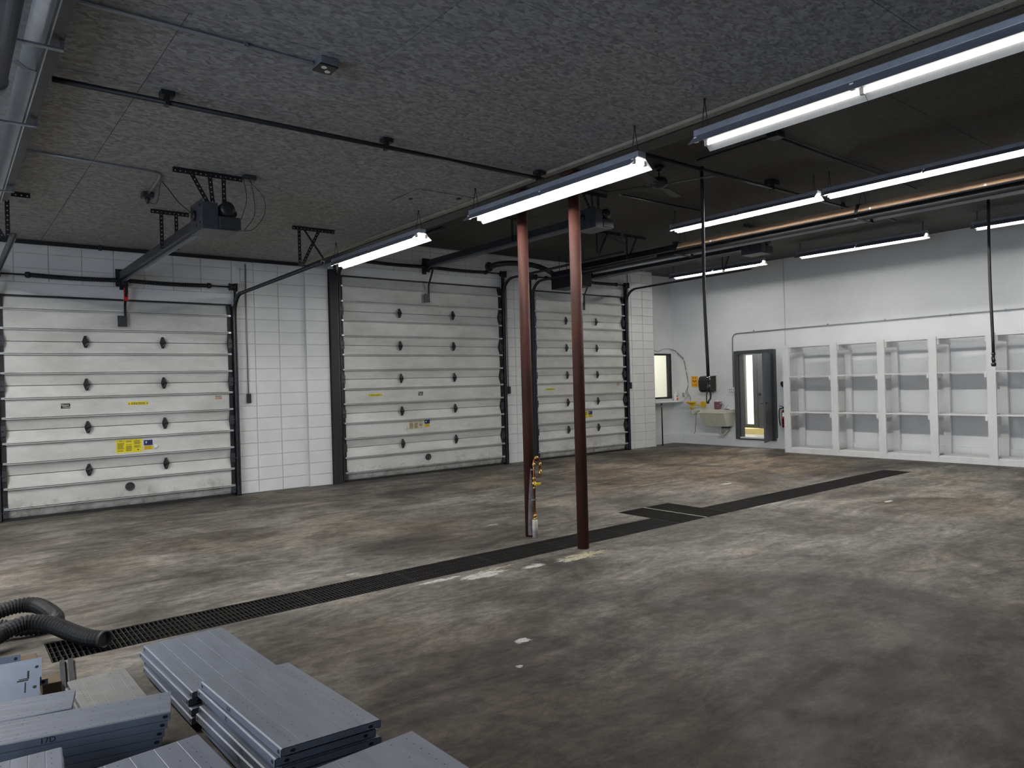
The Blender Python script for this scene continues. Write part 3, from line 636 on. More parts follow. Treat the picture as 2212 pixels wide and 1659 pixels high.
# operators
def opener(x, zr, ymot, label, zc, hang_y, tagred):
    root = thing('door_opener', (x, ymot, zr-.14), label, 'garage door opener')
    MB().box(x-.045, x+.045, ymot+.22, 11.60, zr, zr+.10).box(x-.06, x+.06, ymot+.22, 11.60, zr-.008, zr).build('rail', 'darksteel', root)
    MB().bar((x, ymot+.25, zr-.03), (x, 11.55, zr-.03), .02, .014).bar((x, ymot+.25, zr-.052), (x, 11.55, zr-.052), .010, .010).build('chain', 'galv', root)
    MB().box(x-.06, x+.06, 11.55, 11.64, zr-.06, zr+.12).box(x-.08, x+.08, 11.635, 11.655, zr-.10, zr+.15).build('wall_bracket', 'blacksteel', root)
    # power head: chassis plates, gearbox, motor, cover
    h = MB().box(x-.16, x+.16, ymot-.20, ymot+.20, zr-.13, zr-.120).box(x-.16, x-.154, ymot-.20, ymot+.20, zr-.120, zr+.15).box(x-.154, x+.16, ymot+.194, ymot+.20, zr-.120, zr+.10)
    h.box(x-.154, x-.02, ymot-.20, ymot-.194, zr-.120, zr+.12)
    h.build('chassis', 'track', root)
    MB().bbox(x-.015, x+.19, ymot-.21, ymot+.12, zr-.118, zr+.0, .010).build('control_cover', 'darksteel', root)
    MB().lathe((x+.07, ymot-.20, zr+.075), [(.03, -.02), (.06, -.015), (.07, .0), (.07, .22), (.055, .25), (.02, .26)], (0, 1, 0), 16).lathe((x+.17, ymot-.05, zr+.07), [(.035, 0), (.035, .12)], (0, 1, 0), 12).build('motor', 'black', root)
    g = MB().lathe((x-.162, ymot+.05, zr+.03), [(.05, 0), (.05, -.02), (.02, -.03)], (1, 0, 0), 12)
    g.build('drive_sprocket', 'blacksteel', root)
    for yy, zz in ((-.12, .10), (-.12, -.06), (.14, .11), (.0, -.07)): MB().lathe((x-.161, ymot+yy, zr+zz), [(.012, 0), (.012, -.006)], (1, 0, 0), 8).build('bolt', 'blacksteel', root)
    # carriage, arm and door bracket
    H = zr-.30
    MB().box(x-.03, x+.03, 11.36, 11.50, zr-.085, zr-.055).build('carriage', 'blacksteel', root)
    a = MB().bar((x+.03, 11.45, zr-.07), (x+.03, 11.62, zr-.36), .010, .034, (1, 0, 0)).bar((x+.03, 11.62, zr-.36), (x+.03, 11.625, zr-.62), .010, .034, (1, 0, 0)); a.build('door_arm', 'blacksteel', root)
    MB().box(x-.07, x+.05, 11.618, 11.634, zr-.68, zr-.52).build('door_bracket', 'darksteel', root)
    if tagred:
        MB().bbox(x+.005, x+.065, 11.555, 11.575, zr-.31, zr-.12, .008).build('warning_tag', 'red', root, 'red release tag')
    # ceiling hangers of punched angle
    def hanger(y, xa, xb, legs, ends, name='hanger'):
        m = MB(); zt = zc-.022
        m.angle((xa, y, zt), (xb, y, zt), (0, 0, 1), (0, -1, 0), .042)
        for lx, (bx, bz) in zip(legs, ends): m.perf((lx, y-.004, zt), (bx, y-.004, bz), (1, 0, 0), .04)
        m.build(name, 'blacksteel', root)
    hanger(ymot, x-.36, x+.28, (x-.20, x-.03, x+.10), ((x+.0, zr+.06), (x+.0, zr+.06), (x+.10, zr+.06)))
    hanger(hang_y, x-.17, x+.24, (x-.06, x+.10), ((x-.06, zr+.01), (x+.10, zr+.01)))
    return root
OP1 = opener(2.12, 3.30, 7.20, 'black door opener hung from the lower ceiling, red tag on its arm', HC, 8.98, True)
OP2 = opener(7.27, 3.90, 7.20, 'black door opener hung behind the far rusty column', HU, 8.95, False)
OP3 = opener(11.35, 3.93, 7.25, 'black door opener hung in front of the back wall lamps', HU, 8.95, False)
# little relay box and hanging wires at the first opener
rb = thing('relay_box', (2.43, 7.09, 3.70), 'small relay box with loose wires on the ceiling beside the red-tagged opener', 'junction box')
MB().bbox(2.37, 2.49, 7.05, 7.13, 3.70, 3.748, .004).build('case', 'darksteel', rb)
for pts in ([(2.42, 7.08, 3.70), (2.55, 7.05, 3.55), (2.56, 7.06, 3.38), (2.44, 7.06, 3.22), (2.30, 7.10, 3.20)], [(2.44, 7.08, 3.70), (2.47, 7.08, 3.52), (2.46, 7.07, 3.35), (2.36, 7.06, 3.20)], [(2.36, 7.06, 3.73), (2.38, 7.03, 3.5), (2.33, 7.05, 3.30)]):
    MB().tube(spline(pts, 6), .003, 5).build('wire', 'black', rb)
# track hangers (punched angle frames fixed to ceiling and track end)
def track_hanger(x, z, zc, xa, xb, y, label, brace):
    r = thing('track_hanger', (x, y, z), label, 'bracket')
    zt = zc-.022
    MB().angle((xa, y, zt), (xb, y, zt), (0, 0, 1), (0, -1, 0), .042).build('top_angle', 'blacksteel', r)
    sg = 1 if xb > x+.2 else -1
    MB().perf((x, y-.005, zt), (x, y-.005, z+.035), (1, 0, 0), .04).build('leg', 'blacksteel', r)
    MB().perf((x+sg*.27, y-.010, zt), (x+sg*.02, y-.010, z+.035), (1, 0, 0), .04).build('leg', 'blacksteel', r)
    if brace: MB().bar((x+sg*.03, y-.012, zt-.02), (x+sg*.36, y-.7, z+.045), .004, .032, (1, 0, 0)).build('brace', 'darksteel', r)
    return r
track_hanger(3.70, 3.20, HC, 3.61, 4.19, 8.98, 'black punched angle hanger on the right track of the nearest door', False)
MB().bar((3.76, 8.96, 3.715), (3.72, 8.30, 3.235), .004, .03, (1, 0, 0)).build('brace', 'darksteel', bpy.data.objects['track_hanger'])
track_hanger(.60, 3.20, HC, .50, .80, 8.95, 'black punched angle hanger on the left track of the nearest door', False)
track_hanger(5.46, 3.81, HU, 5.36, 5.95, 8.95, 'black punched angle hanger beside the steel beam, on the middle door track', False)
track_hanger(9.10, 3.81, HU, 8.95, 9.72, 8.95, 'black punched angle hanger just right of the rusty columns', True)
track_hanger(9.87, 3.81, HU, 9.80, 10.4, 8.95, 'black punched angle hanger near the burner box of the tube heater', False)
track_hanger(12.77, 3.81, HU, 12.45, 13.3, 8.95, 'black punched angle hanger in front of the leftmost back wall lamp', True)

# ================================================================== LAMPS
def strip_light(x, y0, y1, z, zc, label, group, chains=(0.03, .97), lit=(-.065, .065), glow='tube', rim=.050):
    root = thing('strip_light', (x, (y0+y1)/2, z), label, 'light', group)
    MB().bbox(x-.05, x+.05, y0, y1, z+.031, z+.078, .006).build('housing', 'housing', root)
    mid = (y0+y1)/2
    segs = [(y0+.01, mid-.0015), (mid+.0015, y1-.01)]
    for a, b in segs:
        m = MB()
        pr = [(-.135, -rim), (-.05, .028), (.05, .028), (.135, -rim)]
        for (xa, za), (xb, zb) in zip(pr, pr[1:]):
            m.add([(x+xa, a, z+za), (x+xa, b, z+za), (x+xb, b, z+zb), (x+xb, a, z+zb)], [(0, 1, 2, 3)])
        m.build('reflector', 'reflector', root)
        o = MB(); e = .0025
        for (xa, za), (xb, zb) in ((pr[0], pr[1]), (pr[2], pr[3])):
            o.add([(x+xa, a, z+za+e), (x+xa, b, z+za+e), (x+xb, b, z+zb+e), (x+xb, a, z+zb+e)], [(3, 2, 1, 0)])
        o.build('reflector_back', 'reflector_out', root)
    for sx in (-.065, .065):
        for a, b in ((y0+.05, mid-.02), (mid+.02, y1-.05)):
            MB().tube([(x+sx, a, z-.006), (x+sx, b, z-.006)], .0155, 8).build('tube', glow if sx in lit else 'white', root, None if sx in lit else 'unlit white tube')
        for yy in (y0+.035, mid, y1-.035): MB().box(x+sx-.014, x+sx+.014, yy-.013, yy+.013, z-.026, z+.014).build('socket', 'white', root)
    for cf in chains:
        yy = y0+(y1-y0)*cf; top = (x, yy, zc-.004)
        MB().tube([(x-.04, yy, z+.078), top], .0035, 5).tube([(x+.04, yy, z+.078), top], .0035, 5).lathe((x, yy, zc-.03), [(.008, 0), (.010, .028)], n=6).build('hanger', 'blacksteel', root)
    return root
G1, G2, G3 = 'strip lights under the beam', 'strip lights in the middle row', 'strip lights along the back wall'
strip_light(4.55, 7.35, 9.78, 3.440, HC, 'short looking strip light at the far end of the beam row, above the block pier', G1)
strip_light(4.55, 3.93, 6.33, 3.440, HC, 'strip light in front of the tops of the two rusty columns', G1)
strip_light(4.55, .95, 3.38, 3.440, HC, 'largest strip light, running out of the top right corner, one tube unlit', G1, lit=(.065,), glow='tubedim')
G0 = 'added strip lights out of frame on the left'  # unseen lamp row, added to brighten the nearest door and block pier
strip_light(-.8, 7.2, 9.63, 3.440, HC, 'added unseen strip light left of the frame, nearer the block wall', G0, glow='tube_added')
strip_light(-.8, 4.6, 7.03, 3.440, HC, 'added unseen strip light left of the frame, level with the trench', G0, glow='tube_added')
strip_light(9.15, 4.887, 7.34, 4.004, HU, 'middle row strip light with the hanging air hose in front', G2, glow='tube_mid', rim=.034)
strip_light(9.15, 2.331, 4.825, 4.004, HU, 'middle row strip light running out of the right edge above the tan heater', G2, glow='tube_mid', rim=.034)
strip_light(13.6, 8.5, 10.95, 4.052, HU, 'back row strip light crossed by the black door track', G3, glow='tube_back')
strip_light(13.6, 5.32, 7.77, 4.052, HU, 'back row strip light hanging clear over the start of the empty rack', G3, glow='tube_back')
strip_light(13.6, 2.2, 4.62, 4.052, HU, 'back row strip light cut by the right edge, behind the right air hose', G3, glow='tube_back')

# ================================================================== COLUMNS, TAP, DRAIN
def column(y, label, wear):
    o = MB().lathe((4.975, y, 0), [(.0572, 0), (.0572, 3.69)], n=28).box(4.88, 5.07, y-.09, y+.09, 3.69, 3.711).build('steel_column', 'column')
    tag(o, label, 'column', kind='thing')
    if wear:
        vs = []; n = 10; fs = []
        for i in range(9):
            zz = .02+.72*i/8; half = .75*(1-(i/8)**1.6)+.05
            for k in range(n+1):
                t = -1.95+half*(-1+2*k/n); vs.append((4.975+.0578*math.cos(t), y+.0578*math.sin(t), zz))
        fs = [(i*(n+1)+k, i*(n+1)+k+1, (i+1)*(n+1)+k+1, (i+1)*(n+1)+k) for i in range(8) for k in range(n)]
        MB().add(vs, fs, True).build('scuffed_patch', 'colwear', o, 'grey scuffed patch low on the column')
    return o
column(6.0, 'rusty red round steel column with the copper tap at its foot', True)
column(5.19, 'rusty red round steel column standing alone at the near side of the drain', False)
tp = thing('water_tap', (4.955, 5.90, 0), 'copper standpipe tap with yellow lever beside the rusty column', 'tap')
tx, ty = 4.957, 5.90
MB().tube([(tx, ty, .19), (tx+.002, ty, .80), (tx+.012, ty, .835), (tx+.04, ty, .855), (tx+.07, ty, .84), (tx+.085, ty, .80), (tx+.087, ty, .70)], .0125, 10).build('pipe', 'copper', tp)
m = MB()
for z in (.20, .235, .53, .63): m.lathe((tx, ty, z), [(.017, -.014), (.019, 0), (.017, .014)], n=12)
m.lathe((tx+.002, ty, .775), [(.016, -.02), (.018, 0), (.016, .02)], n=12).lathe((tx+.087, ty, .775), [(.016, -.02), (.018, 0), (.016, .02)], n=12)
m.tube([(tx+.022, ty, .85), (tx+.058, ty, .85)], .017, 10); m.build('fitting', 'brass', tp)
MB().lathe((tx+.087, ty, .64), [(.009, 0), (.015, .008), (.012, .02), (.019, .03), (.019, .05), (.014, .06), (.017, .075)], n=12).build('spout', 'brass', tp)
MB().lathe((tx, ty, .555), [(.022, 0), (.024, .02), (.022, .045)], n=12).build('valve_body', 'brass', tp)
MB().bbox(tx-.03, tx+.055, ty-.055, ty-.038, .562, .588, .005).bar((tx, ty-.02, .575), (tx, ty-.045, .575), .014, .014).build('lever', 'valve', tp)
MB().lathe((tx-.002, ty, .001), [(.030, 0), (.029, .19)], n=14).build('sleeve', 'cementwrap', tp)
for z in (.40, .72): MB().box(tx-.03, tx+.02, ty-.016, ty+.016, z, z+.012).build('clamp', 'galv', tp)

GG = 'drain grates along the trench'
def grate(x0, x1, y0, y1, label, along='Y'):
    m = MB(); z1 = .0; h = .03
    m.ringframe(x0+.003, x1-.003, y0+.004, y1-.004, z1-h, z1, .006)
    o = m.build('drain_grate', 'grate'); tag(o, label, 'drain grate', GG)
    b = MB(); n = int((x1-x0)/.0295)
    if along == 'Y':
        for i in range(1, n):
            x = x0+(x1-x0)*i/n; b.box(x-.003, x+.003, y0+.006, y1-.006, z1-h, z1)
        c = MB()
        for k in range(5): y = y0+.012+(y1-y0-.024)*k/4; c.box(x0+.01, x1-.01, y-.004, y+.004, z1-.012, z1-.003)
    else:
        n = int((y1-y0)/.034)
        for i in range(n+1):
            y = y0+.010+(y1-y0-.02)*i/n; b.box(x0+.01, x1-.01, y-.003, y+.003, z1-h, z1)
        c = MB()
        for k in range(5): x = x0+.02+(x1-x0-.04)*k/4; c.box(x-.004, x+.004, y0+.01, y1-.01, z1-.012, z1-.003)
    b.build('bearing_bars', 'grate', o)['kind'] = 'stuff'; c.build('cross_rods', 'grate', o)['kind'] = 'stuff'
    return o
lab = ['drain grate at the left end of the trench, under the black ribbed hose', 'drain grate just behind the far shelf stack, second from the hose end', 'drain grate third from the hose end of the trench', 'drain grate fourth from the hose end of the trench',
       'drain grate next left of the one between the rusty columns', 'drain grate running between the feet of the two rusty columns', 'drain grate between the right rusty column and the wide sump']
xs = [TX0+i*(SX0-TX0)/7 for i in range(8)]
for i in range(7): grate(xs[i], xs[i+1], TY0, TY1, lab[i])
g1 = grate(SX0, 7.105, TY0, SY1, 'left half of the wide sump grate beside the trench', 'X'); g2 = grate(7.115, SX1, TY0, SY1, 'right half of the wide sump grate beside the trench', 'X')
MB().box(7.097, 7.123, TY0+.006, SY1-.006, .0005, .003).build('seam_strip', 'gratelight', g2, 'pale worn strip over the seam')
xs = [SX1+i*(TX1-SX1)/6 for i in range(7)]
lab = ['drain grate directly right of the wide sump', 'drain grate second to the right of the sump', 'drain grate third to the right of the sump', 'drain grate fourth to the right of the sump', 'drain grate next to last before the white rack', 'drain grate at the far right end, nearest the white rack']
for i in range(6): grate(xs[i], xs[i+1], TY0, TY1, lab[i])

# ================================================================== CEILING SERVICES
# black air line along the lower ceiling, then on under the upper ceiling
al_ = thing('air_line', (2.7, 5.42, 3.66), 'black iron air pipe clamped under the lower ceiling', 'pipe')
MB().tube([(.62, 5.42, 3.68), (4.78, 5.42, 3.68)], .019, 10).build('pipe', 'blacksteel', al_)
for x in (1.30, 3.02, 4.72): MB().box(x-.045, x+.045, 5.37, 5.45, 3.715, 3.748).box(x-.014, x+.014, 5.395, 5.445, 3.655, 3.715).build('clamp', 'blacksteel', al_)
a2 = thing('air_line', (8.3, 5.42, 4.17), 'black iron air pipe under the dark upper ceiling, feeding the left hose', 'pipe')
MB().tube([(5.10, 5.42, 4.20), (12.6, 5.42, 4.20)], .020, 10).build('pipe', 'blacksteel', a2)
for x in (5.9, 8.9, 11.6): MB().box(x-.09, x+.09, 5.36, 5.48, 4.24, 4.298).box(x-.016, x+.016, 5.39, 5.45, 4.17, 4.24).build('clamp', 'blacksteel', a2)
a3 = MB().tube([(5.10, 6.95, 4.26), (9.4, 6.95, 4.26)], .016, 8).build('conduit', 'blacksteel'); tag(a3, 'thin black conduit along the upper ceiling beyond the fan', 'pipe')
cj = thing('ceiling_conduit', (7.19, 4.32, 4.22), 'black conduit run with a square junction box on the dark upper ceiling', 'conduit')
MB().bbox(7.12, 7.26, 4.25, 4.39, 4.235, 4.298, .005).build('junction_box', 'darksteel', cj)
MB().tube([(7.26, 4.34, 4.27), (11.0, 4.44, 4.27)], .012, 8).build('pipe', 'blacksteel', cj)
MB().tube([(7.19, 4.39, 4.27), (7.20, 5.36, 4.27)], .012, 8).build('pipe', 'blacksteel', cj)
# conduit with outlet box on the lower ceiling
c1 = thing('ceiling_conduit', (1.2, 4.39, 3.72), 'grey conduit along the lower ceiling ending in a double outlet box', 'conduit')
MB().tube([(-1.5, 4.385, 3.735), (1.86, 4.385, 3.735), (1.92, 4.36, 3.728)], .0115, 8).build('pipe', 'conduit', c1)
for x in (.1, 1.50): MB().box(x-.012, x+.012, 4.365, 4.405, 3.722, 3.749).build('strap', 'galv', c1)
bx = MB().bbox(1.93, 2.045, 4.265, 4.385, 3.700, 3.749, .006).build('outlet_box', 'galv', c1)
MB().bbox(1.925, 2.05, 4.26, 4.39, 3.688, 3.700, .005).build('cover_plate', 'black', bx)
for i, (px, py) in enumerate(((1.965, 4.295), (2.01, 4.345))): MB().lathe((px, py, 3.688), [(.018, 0), (.018, -.003)], n=14).build('receptacle', 'white', bx, 'white round receptacle')
# second conduit with dangling cord to the opener
c2 = thing('ceiling_conduit', (1.3, 7.4, 3.70), 'thin conduit bending to a small box with a cord to the red-tagged opener', 'conduit')
MB().tube([(.64, 7.32, 3.735), (1.60, 7.40, 3.735)]+spline([(1.60, 7.40, 3.735), (1.69, 7.43, 3.735), (1.72, 7.52, 3.735), (1.74, 7.7, 3.733)], 5)[1:]+[(1.765, 8.2, 3.73)], .0115, 8).build('pipe', 'conduit', c2)
MB().bbox(1.71, 1.82, 8.20, 8.31, 3.69, 3.748, .005).lathe((1.765, 8.25, 3.69), [(.03, 0), (.02, -.03), (.012, -.06)], n=8).build('junction_box', 'darksteel', c2)
MB().tube(spline([(1.77, 8.22, 3.64), (1.80, 8.0, 3.60), (1.75, 7.62, 3.70), (1.78, 7.55, 3.66), (1.86, 7.45, 3.50), (1.95, 7.35, 3.38), (2.0, 7.27, 3.30)], 6), .0045, 6).build('cord', 'black', c2)
# ceiling hatch
hp = thing('ceiling_hatch', (4.4, 6.9, 3.72), 'loose square access panel in the lower ceiling beside the beam lamps', 'access panel')
MB().add([(4.06, 6.60, 3.742), (4.78, 6.60, 3.742), (4.78, 7.18, 3.732), (4.06, 7.18, 3.728), (4.06, 6.60, 3.748), (4.78, 6.60, 3.748), (4.78, 7.18, 3.746), (4.06, 7.18, 3.742)], [(0, 1, 2, 3), (4, 7, 6, 5), (0, 4, 5, 1), (1, 5, 6, 2), (2, 6, 7, 3), (3, 7, 4, 0)]).build('board', 'osb', hp)
for p in ((4.16, 6.95), (4.62, 6.68)): MB().lathe((p[0], p[1], 3.738), [(.03, 0), (.02, -.012)], n=10).build('catch', 'blacksteel', hp)
# ceiling fan
fn = thing('ceiling_fan', (7.08, 5.85, 4.02), 'dark ceiling fan with pale motor cups near the left air hose', 'fan')
MB().lathe((7.08, 5.85, 4.298), [(.06, 0), (.065, -.03), (.035, -.07)], n=16).build('canopy', 'darksteel', fn)
MB().tube([(7.08, 5.85, 4.23), (7.08, 5.85, 4.15)], .012, 8).build('rod', 'darksteel', fn)
MB().lathe((7.08, 5.85, 4.16), [(.05, 0), (.10, -.03), (.11, -.08), (.08, -.12), (.03, -.14)], n=18).build('motor', 'darksteel', fn)
for k in range(4):
    t = math.radians(20+90*k); d = Vector((math.cos(t), math.sin(t), 0)); s_ = Vector((-d.y, d.x, .14))
    p = Vector((7.08, 5.85, 4.06))
    MB().prism([p+d*.16-s_*.05, p+d*.68-s_*.075, p+d*.70+s_*.075, p+d*.16+s_*.05], (0, 0, .008)).bar(p+d*.08, p+d*.2, .03, .008).build('blade', 'blacksteel', fn)
# hanging air hoses
def air_hose(x, y, z0, z1, label, tail):
    r = thing('air_hose', (x, y, z1), label, 'hose')
    pts = [(x, y, z0)]+[(x+.012*math.sin(i*.7), y+.01*math.sin(i*.5), z0+(z1-z0)*i/10) for i in range(1, 11)]
    MB().tube(pts, .0205, 10).build('hose', 'rubber', r)
    MB().lathe((x, y, z0-.02), [(.03, 0), (.035, .03), (.03, .06)], n=10).build('upper_fitting', 'blacksteel', r)
    e = Vector(pts[-1])
    MB().lathe((e.x, e.y, e.z+.005), [(.026, 0), (.026, -.03), (.018, -.04), (.018, -.09), (.024, -.095), (.024, -.13), (.012, -.14)], n=12).build('coupler', 'black', r)
    if tail:
        MB().lathe((e.x, e.y, e.z+.03), [(.022, 0), (.022, -.02)], n=12).build('collar', 'chrome', r)
        MB().tube(spline([e+Vector((0, 0, -.13)), e+Vector((.035, 0, -.17)), e+Vector((.03, 0, -.24)), e+Vector((-.005, 0, -.27)), e+Vector((-.015, 0, -.30))], 6), .011, 7).tube(spline([e+Vector((-.005, 0, -.13)), e+Vector((-.04, 0, -.18)), e+Vector((-.045, 0, -.27)), e+Vector((-.03, 0, -.30))], 6), .007, 6).build('hook', 'black', r)
    else:
        MB().lathe((e.x, e.y, e.z-.13), [(.012, 0), (.034, -.02), (.03, -.06), (.012, -.065)], n=10).tube(spline([e+Vector((-.01, 0, -.03)), e+Vector((-.06, 0, -.06)), e+Vector((-.05, 0, -.12))], 5), .009, 6).build('hook', 'black', r)
air_hose(7.36, 5.42, 4.19, 1.64, 'long dark air hose ending in a hook in front of the towel dispenser', True)
air_hose(11.9, 3.83, 4.16, 1.90, 'long dark air hose ending over the right part of the white rack', False)
rl = thing('hose_reel', (11.95, 3.62, 4.08), 'black boxy hose reel above the right air hose', 'hose reel')
MB().bbox(11.55, 12.25, 3.05, 3.95, 4.17, 4.298, .01).build('case', 'black', rl)
# burner tube heater over the right bays
th = thing('tube_heater', (10.14, 6, 3.7), 'long tan radiant tube heater under the dark upper ceiling, running to its burner box', 'heater')
HK = 1.04
def hp_(x, y, z): return (x*HK, y*HK, 1.65+(z-1.65)*HK)
hy0, hy1 = 1.2, 9.95
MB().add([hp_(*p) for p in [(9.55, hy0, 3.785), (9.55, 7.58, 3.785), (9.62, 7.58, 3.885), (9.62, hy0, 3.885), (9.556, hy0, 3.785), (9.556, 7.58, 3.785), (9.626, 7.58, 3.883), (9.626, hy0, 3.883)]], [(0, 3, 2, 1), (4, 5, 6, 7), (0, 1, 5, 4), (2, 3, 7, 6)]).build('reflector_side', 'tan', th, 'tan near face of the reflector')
MB().add([hp_(*p) for p in [(9.55, 7.62, 3.785), (9.55, hy1, 3.785), (9.62, hy1, 3.885), (9.62, 7.62, 3.885)]], [(0, 3, 2, 1)]).build('reflector_side', 'blacksteel', th, 'black far length of the reflector')  # far length coloured black, near length tan
MB().add([hp_(*p) for p in [(9.63, hy0, 3.887), (9.63, hy1, 3.887), (9.90, hy1, 3.887), (9.90, hy0, 3.887), (10.0, hy0, 3.72), (10.0, hy1, 3.72)]], [(0, 1, 2, 3), (3, 2, 5, 4)]).build('reflector_top', 'aluminium', th)
MB().tube([hp_(9.75, hy0, 3.755), hp_(9.75, hy1, 3.755)], .055, 12).tube([hp_(9.56, hy0, 3.782), hp_(9.56, hy1, 3.782)], .012, 6).build('burner_tube', 'blacksteel', th)
for y in (1.9, 4.61, 7.6):
    MB().bar(hp_(9.535, y, 3.76), hp_(9.615, y, 3.895), .045, .012, (1, 0, 0)).bar(hp_(9.61, y, 3.897), hp_(9.91, y, 3.897), .045, .012).bar(hp_(9.91, y, 3.897), hp_(10.01, y, 3.71), .045, .012, (1, 0, 0)).bar(hp_(9.54, y, 3.70), hp_(10.01, y, 3.70), .045, .010).build('hanger_strap', 'blacksteel', th)
    MB().tube([hp_(9.65, y, 3.90), (10.14, y*HK, 4.296)], .004, 5).tube([hp_(9.86, y, 3.90), (10.14, y*HK, 4.296)], .004, 5).build('chain', 'blacksteel', th)
for y in (3.1, 4.42, 6.9): MB().lathe(hp_(9.555, y, 3.80), [(.014, 0), (.014, .012)], (-1, 0, 0), 8).build('clip', 'white', th)
MB().bbox(9.97, 10.38, 10.38, 11.14, 3.56, 3.92, .01).build('burner_box', 'blacksteel', th)
MB().bbox(9.965, 10.10, 10.34, 10.38, 3.58, 3.79, .006).build('control_cover', 'darksteel', th)
def ribbed(pts, r, n=10, step=.016, depth=.10):
    P = spline(pts, 24); out = []; rs = []
    L = [0]
    for a, b in zip(P, P[1:]): L.append(L[-1]+(b-a).length)
    k = int(L[-1]/(step/2)); j = 0
    for i in range(k+1):
        s = L[-1]*i/k
        while j < len(L)-2 and L[j+1] < s: j += 1
        t = (s-L[j])/max(1e-9, L[j+1]-L[j]); out.append(P[j].lerp(P[j+1], t)); rs.append(r*(1 if i % 2 else 1-depth))
    return out, rs
p_, r_ = ribbed([(8.82, 11.68, 4.03), (8.86, 11.46, 4.05), (9.15, 11.32, 4.07), (9.62, 11.32, 4.07), (9.98, 11.30, 4.0), (10.15, 11.2, 3.88), (10.18, 11.08, 3.82)], .055, step=.03, depth=.12)
MB().tube(p_, r_, 12).lathe((8.82, 11.735, 4.03), [(.10, 0), (.10, -.012), (.085, -.03)], (0, 1, 0), 20).build('intake_duct', 'darksteel', th)
for y in (10.5, 11.0): MB().tube([(10.08, y, 3.92), (10.08, y, 4.297)], .006, 6).tube([(10.28, y, 3.92), (10.28, y, 4.297)], .006, 6).build('hanger_rod', 'blacksteel', th)
# long black pipes between heater and back lamps
for x, z, yb, l in ((11.0, 4.15, 6.6, 'long black pipe running just beyond the tan heater'), (12.2, 4.20, 8.4, 'long black pipe nearest the back wall lamps under the upper ceiling')):
    r = thing('ceiling_pipe', (x, 4, z), l, 'pipe')
    MB().tube([(x, -.5, z), (x, yb, z)], .022, 8).build('pipe', 'blacksteel', r)
    for y in (.5, 3.0, 5.5): MB().box(x-.03, x+.03, y-.02, y+.02, z+.02, 4.298).build('clamp', 'blacksteel', r)
# near tube heater, upper left corner
nh = thing('tube_heater', (.35, 6, 3.4), 'grey tube heater with bright reflector in the upper left corner', 'heater')
def nx_(y, off): return off+.0035*(y-4)
ny0, ny1 = 1.0, 8.7
def strip(pts, name, mat):
    m = MB(); vs = []
    for y in (ny0, ny1): vs += [(nx_(y, x), y, z) for x, z in pts]
    n = len(pts); m.add(vs, [(i, i+1, n+i+1, n+i) for i in range(n-1)]); return m.build(name, mat, nh)
strip([(.585, 3.61), (.50, 3.575)], 'rim', 'darksteel')
strip([(.52, 3.575), (.42, 3.66)], 'reflector_side', 'aluminium')
strip([(.42, 3.66), (.02, 3.66)], 'reflector_top', 'galv')
strip([(.02, 3.66), (-.10, 3.56)], 'reflector_side', 'aluminium')
MB().tube([(nx_(5.25, .30), 5.25, 3.52), (nx_(ny0, .30), ny0, 3.52)], .062, 16).build('burner_tube', 'tubedark', nh, 'blue black tube')
MB().tube([(nx_(ny1, .29), ny1, 3.53), (nx_(5.25, .29), 5.25, 3.53)], .050, 16).build('burner_tube', 'tubedark', nh, 'narrower blue black tube')
MB().tube([(nx_(5.2, .30), 5.18, 3.52), (nx_(5.2, .30), 5.25, 3.52)], .070, 18).build('coupling', 'galv', nh)
for y in (4.63, 6.05, 8.1):
    MB().bar((nx_(y, -.10), y, 3.545), (nx_(y, .585), y, 3.555), .035, .012).bar((nx_(y, .575), y, 3.555), (nx_(y, .60), y, 3.745), .012, .02).build('cross_bar', 'galv', nh)
MB().bar((.385, 4.93, 3.56), (.44, 5.0, 3.55), .03, .006).bar((.44, 5.0, 3.55), (.53, 5.15, 3.60), .03, .006).bar((.53, 5.15, 3.60), (.60, 5.5, 3.745), .02, .006).build('brace_strap', 'galv', nh)

# wall electrics on the piers
def wall_control(x, ztop, zbox, label, yf=11.742):
    r = thing('door_control', (x, yf-.02, zbox), label, 'switch')
    MB().tube([(x, yf-.012, zbox+.15), (x, yf-.012, ztop)], .009, 7).build('conduit', 'conduit', r)
    MB().bbox(x-.032, x+.032, yf-.05, yf-.001, zbox, zbox+.15, .006).build('button_box', 'black', r)
    for k in range(3): MB().lathe((x, yf-.05, zbox+.035+.04*k), [(.012, 0), (.010, -.006)], (0, 1, 0), 10).build('button', 'darksteel', r)
    return r
wall_control(3.915, 3.69, 1.45, 'black push button box with conduit on the pier right of the nearest door')
wall_control(9.24, 3.75, 1.44, 'black push button box on the pier left of the rusty columns')
wall_control(12.93, 4.2, 1.45, 'black push button box on the pier at the right of the far door')
wbd = thing('wall_board', (3.76, 11.72, 3.16), 'narrow white board fixed to the block wall above the door drum', 'board')
MB().bbox(3.705, 3.82, 11.715, 11.742, 3.36, 3.65, .003).build('board', 'white', wbd)
MB().tube([(3.79, 11.714, 3.60), (3.79, 11.70, 3.60)], .006, 6).build('screw', 'galv', wbd)

# ================================================================== BACK WALL FITTINGS
XF = WX-.001
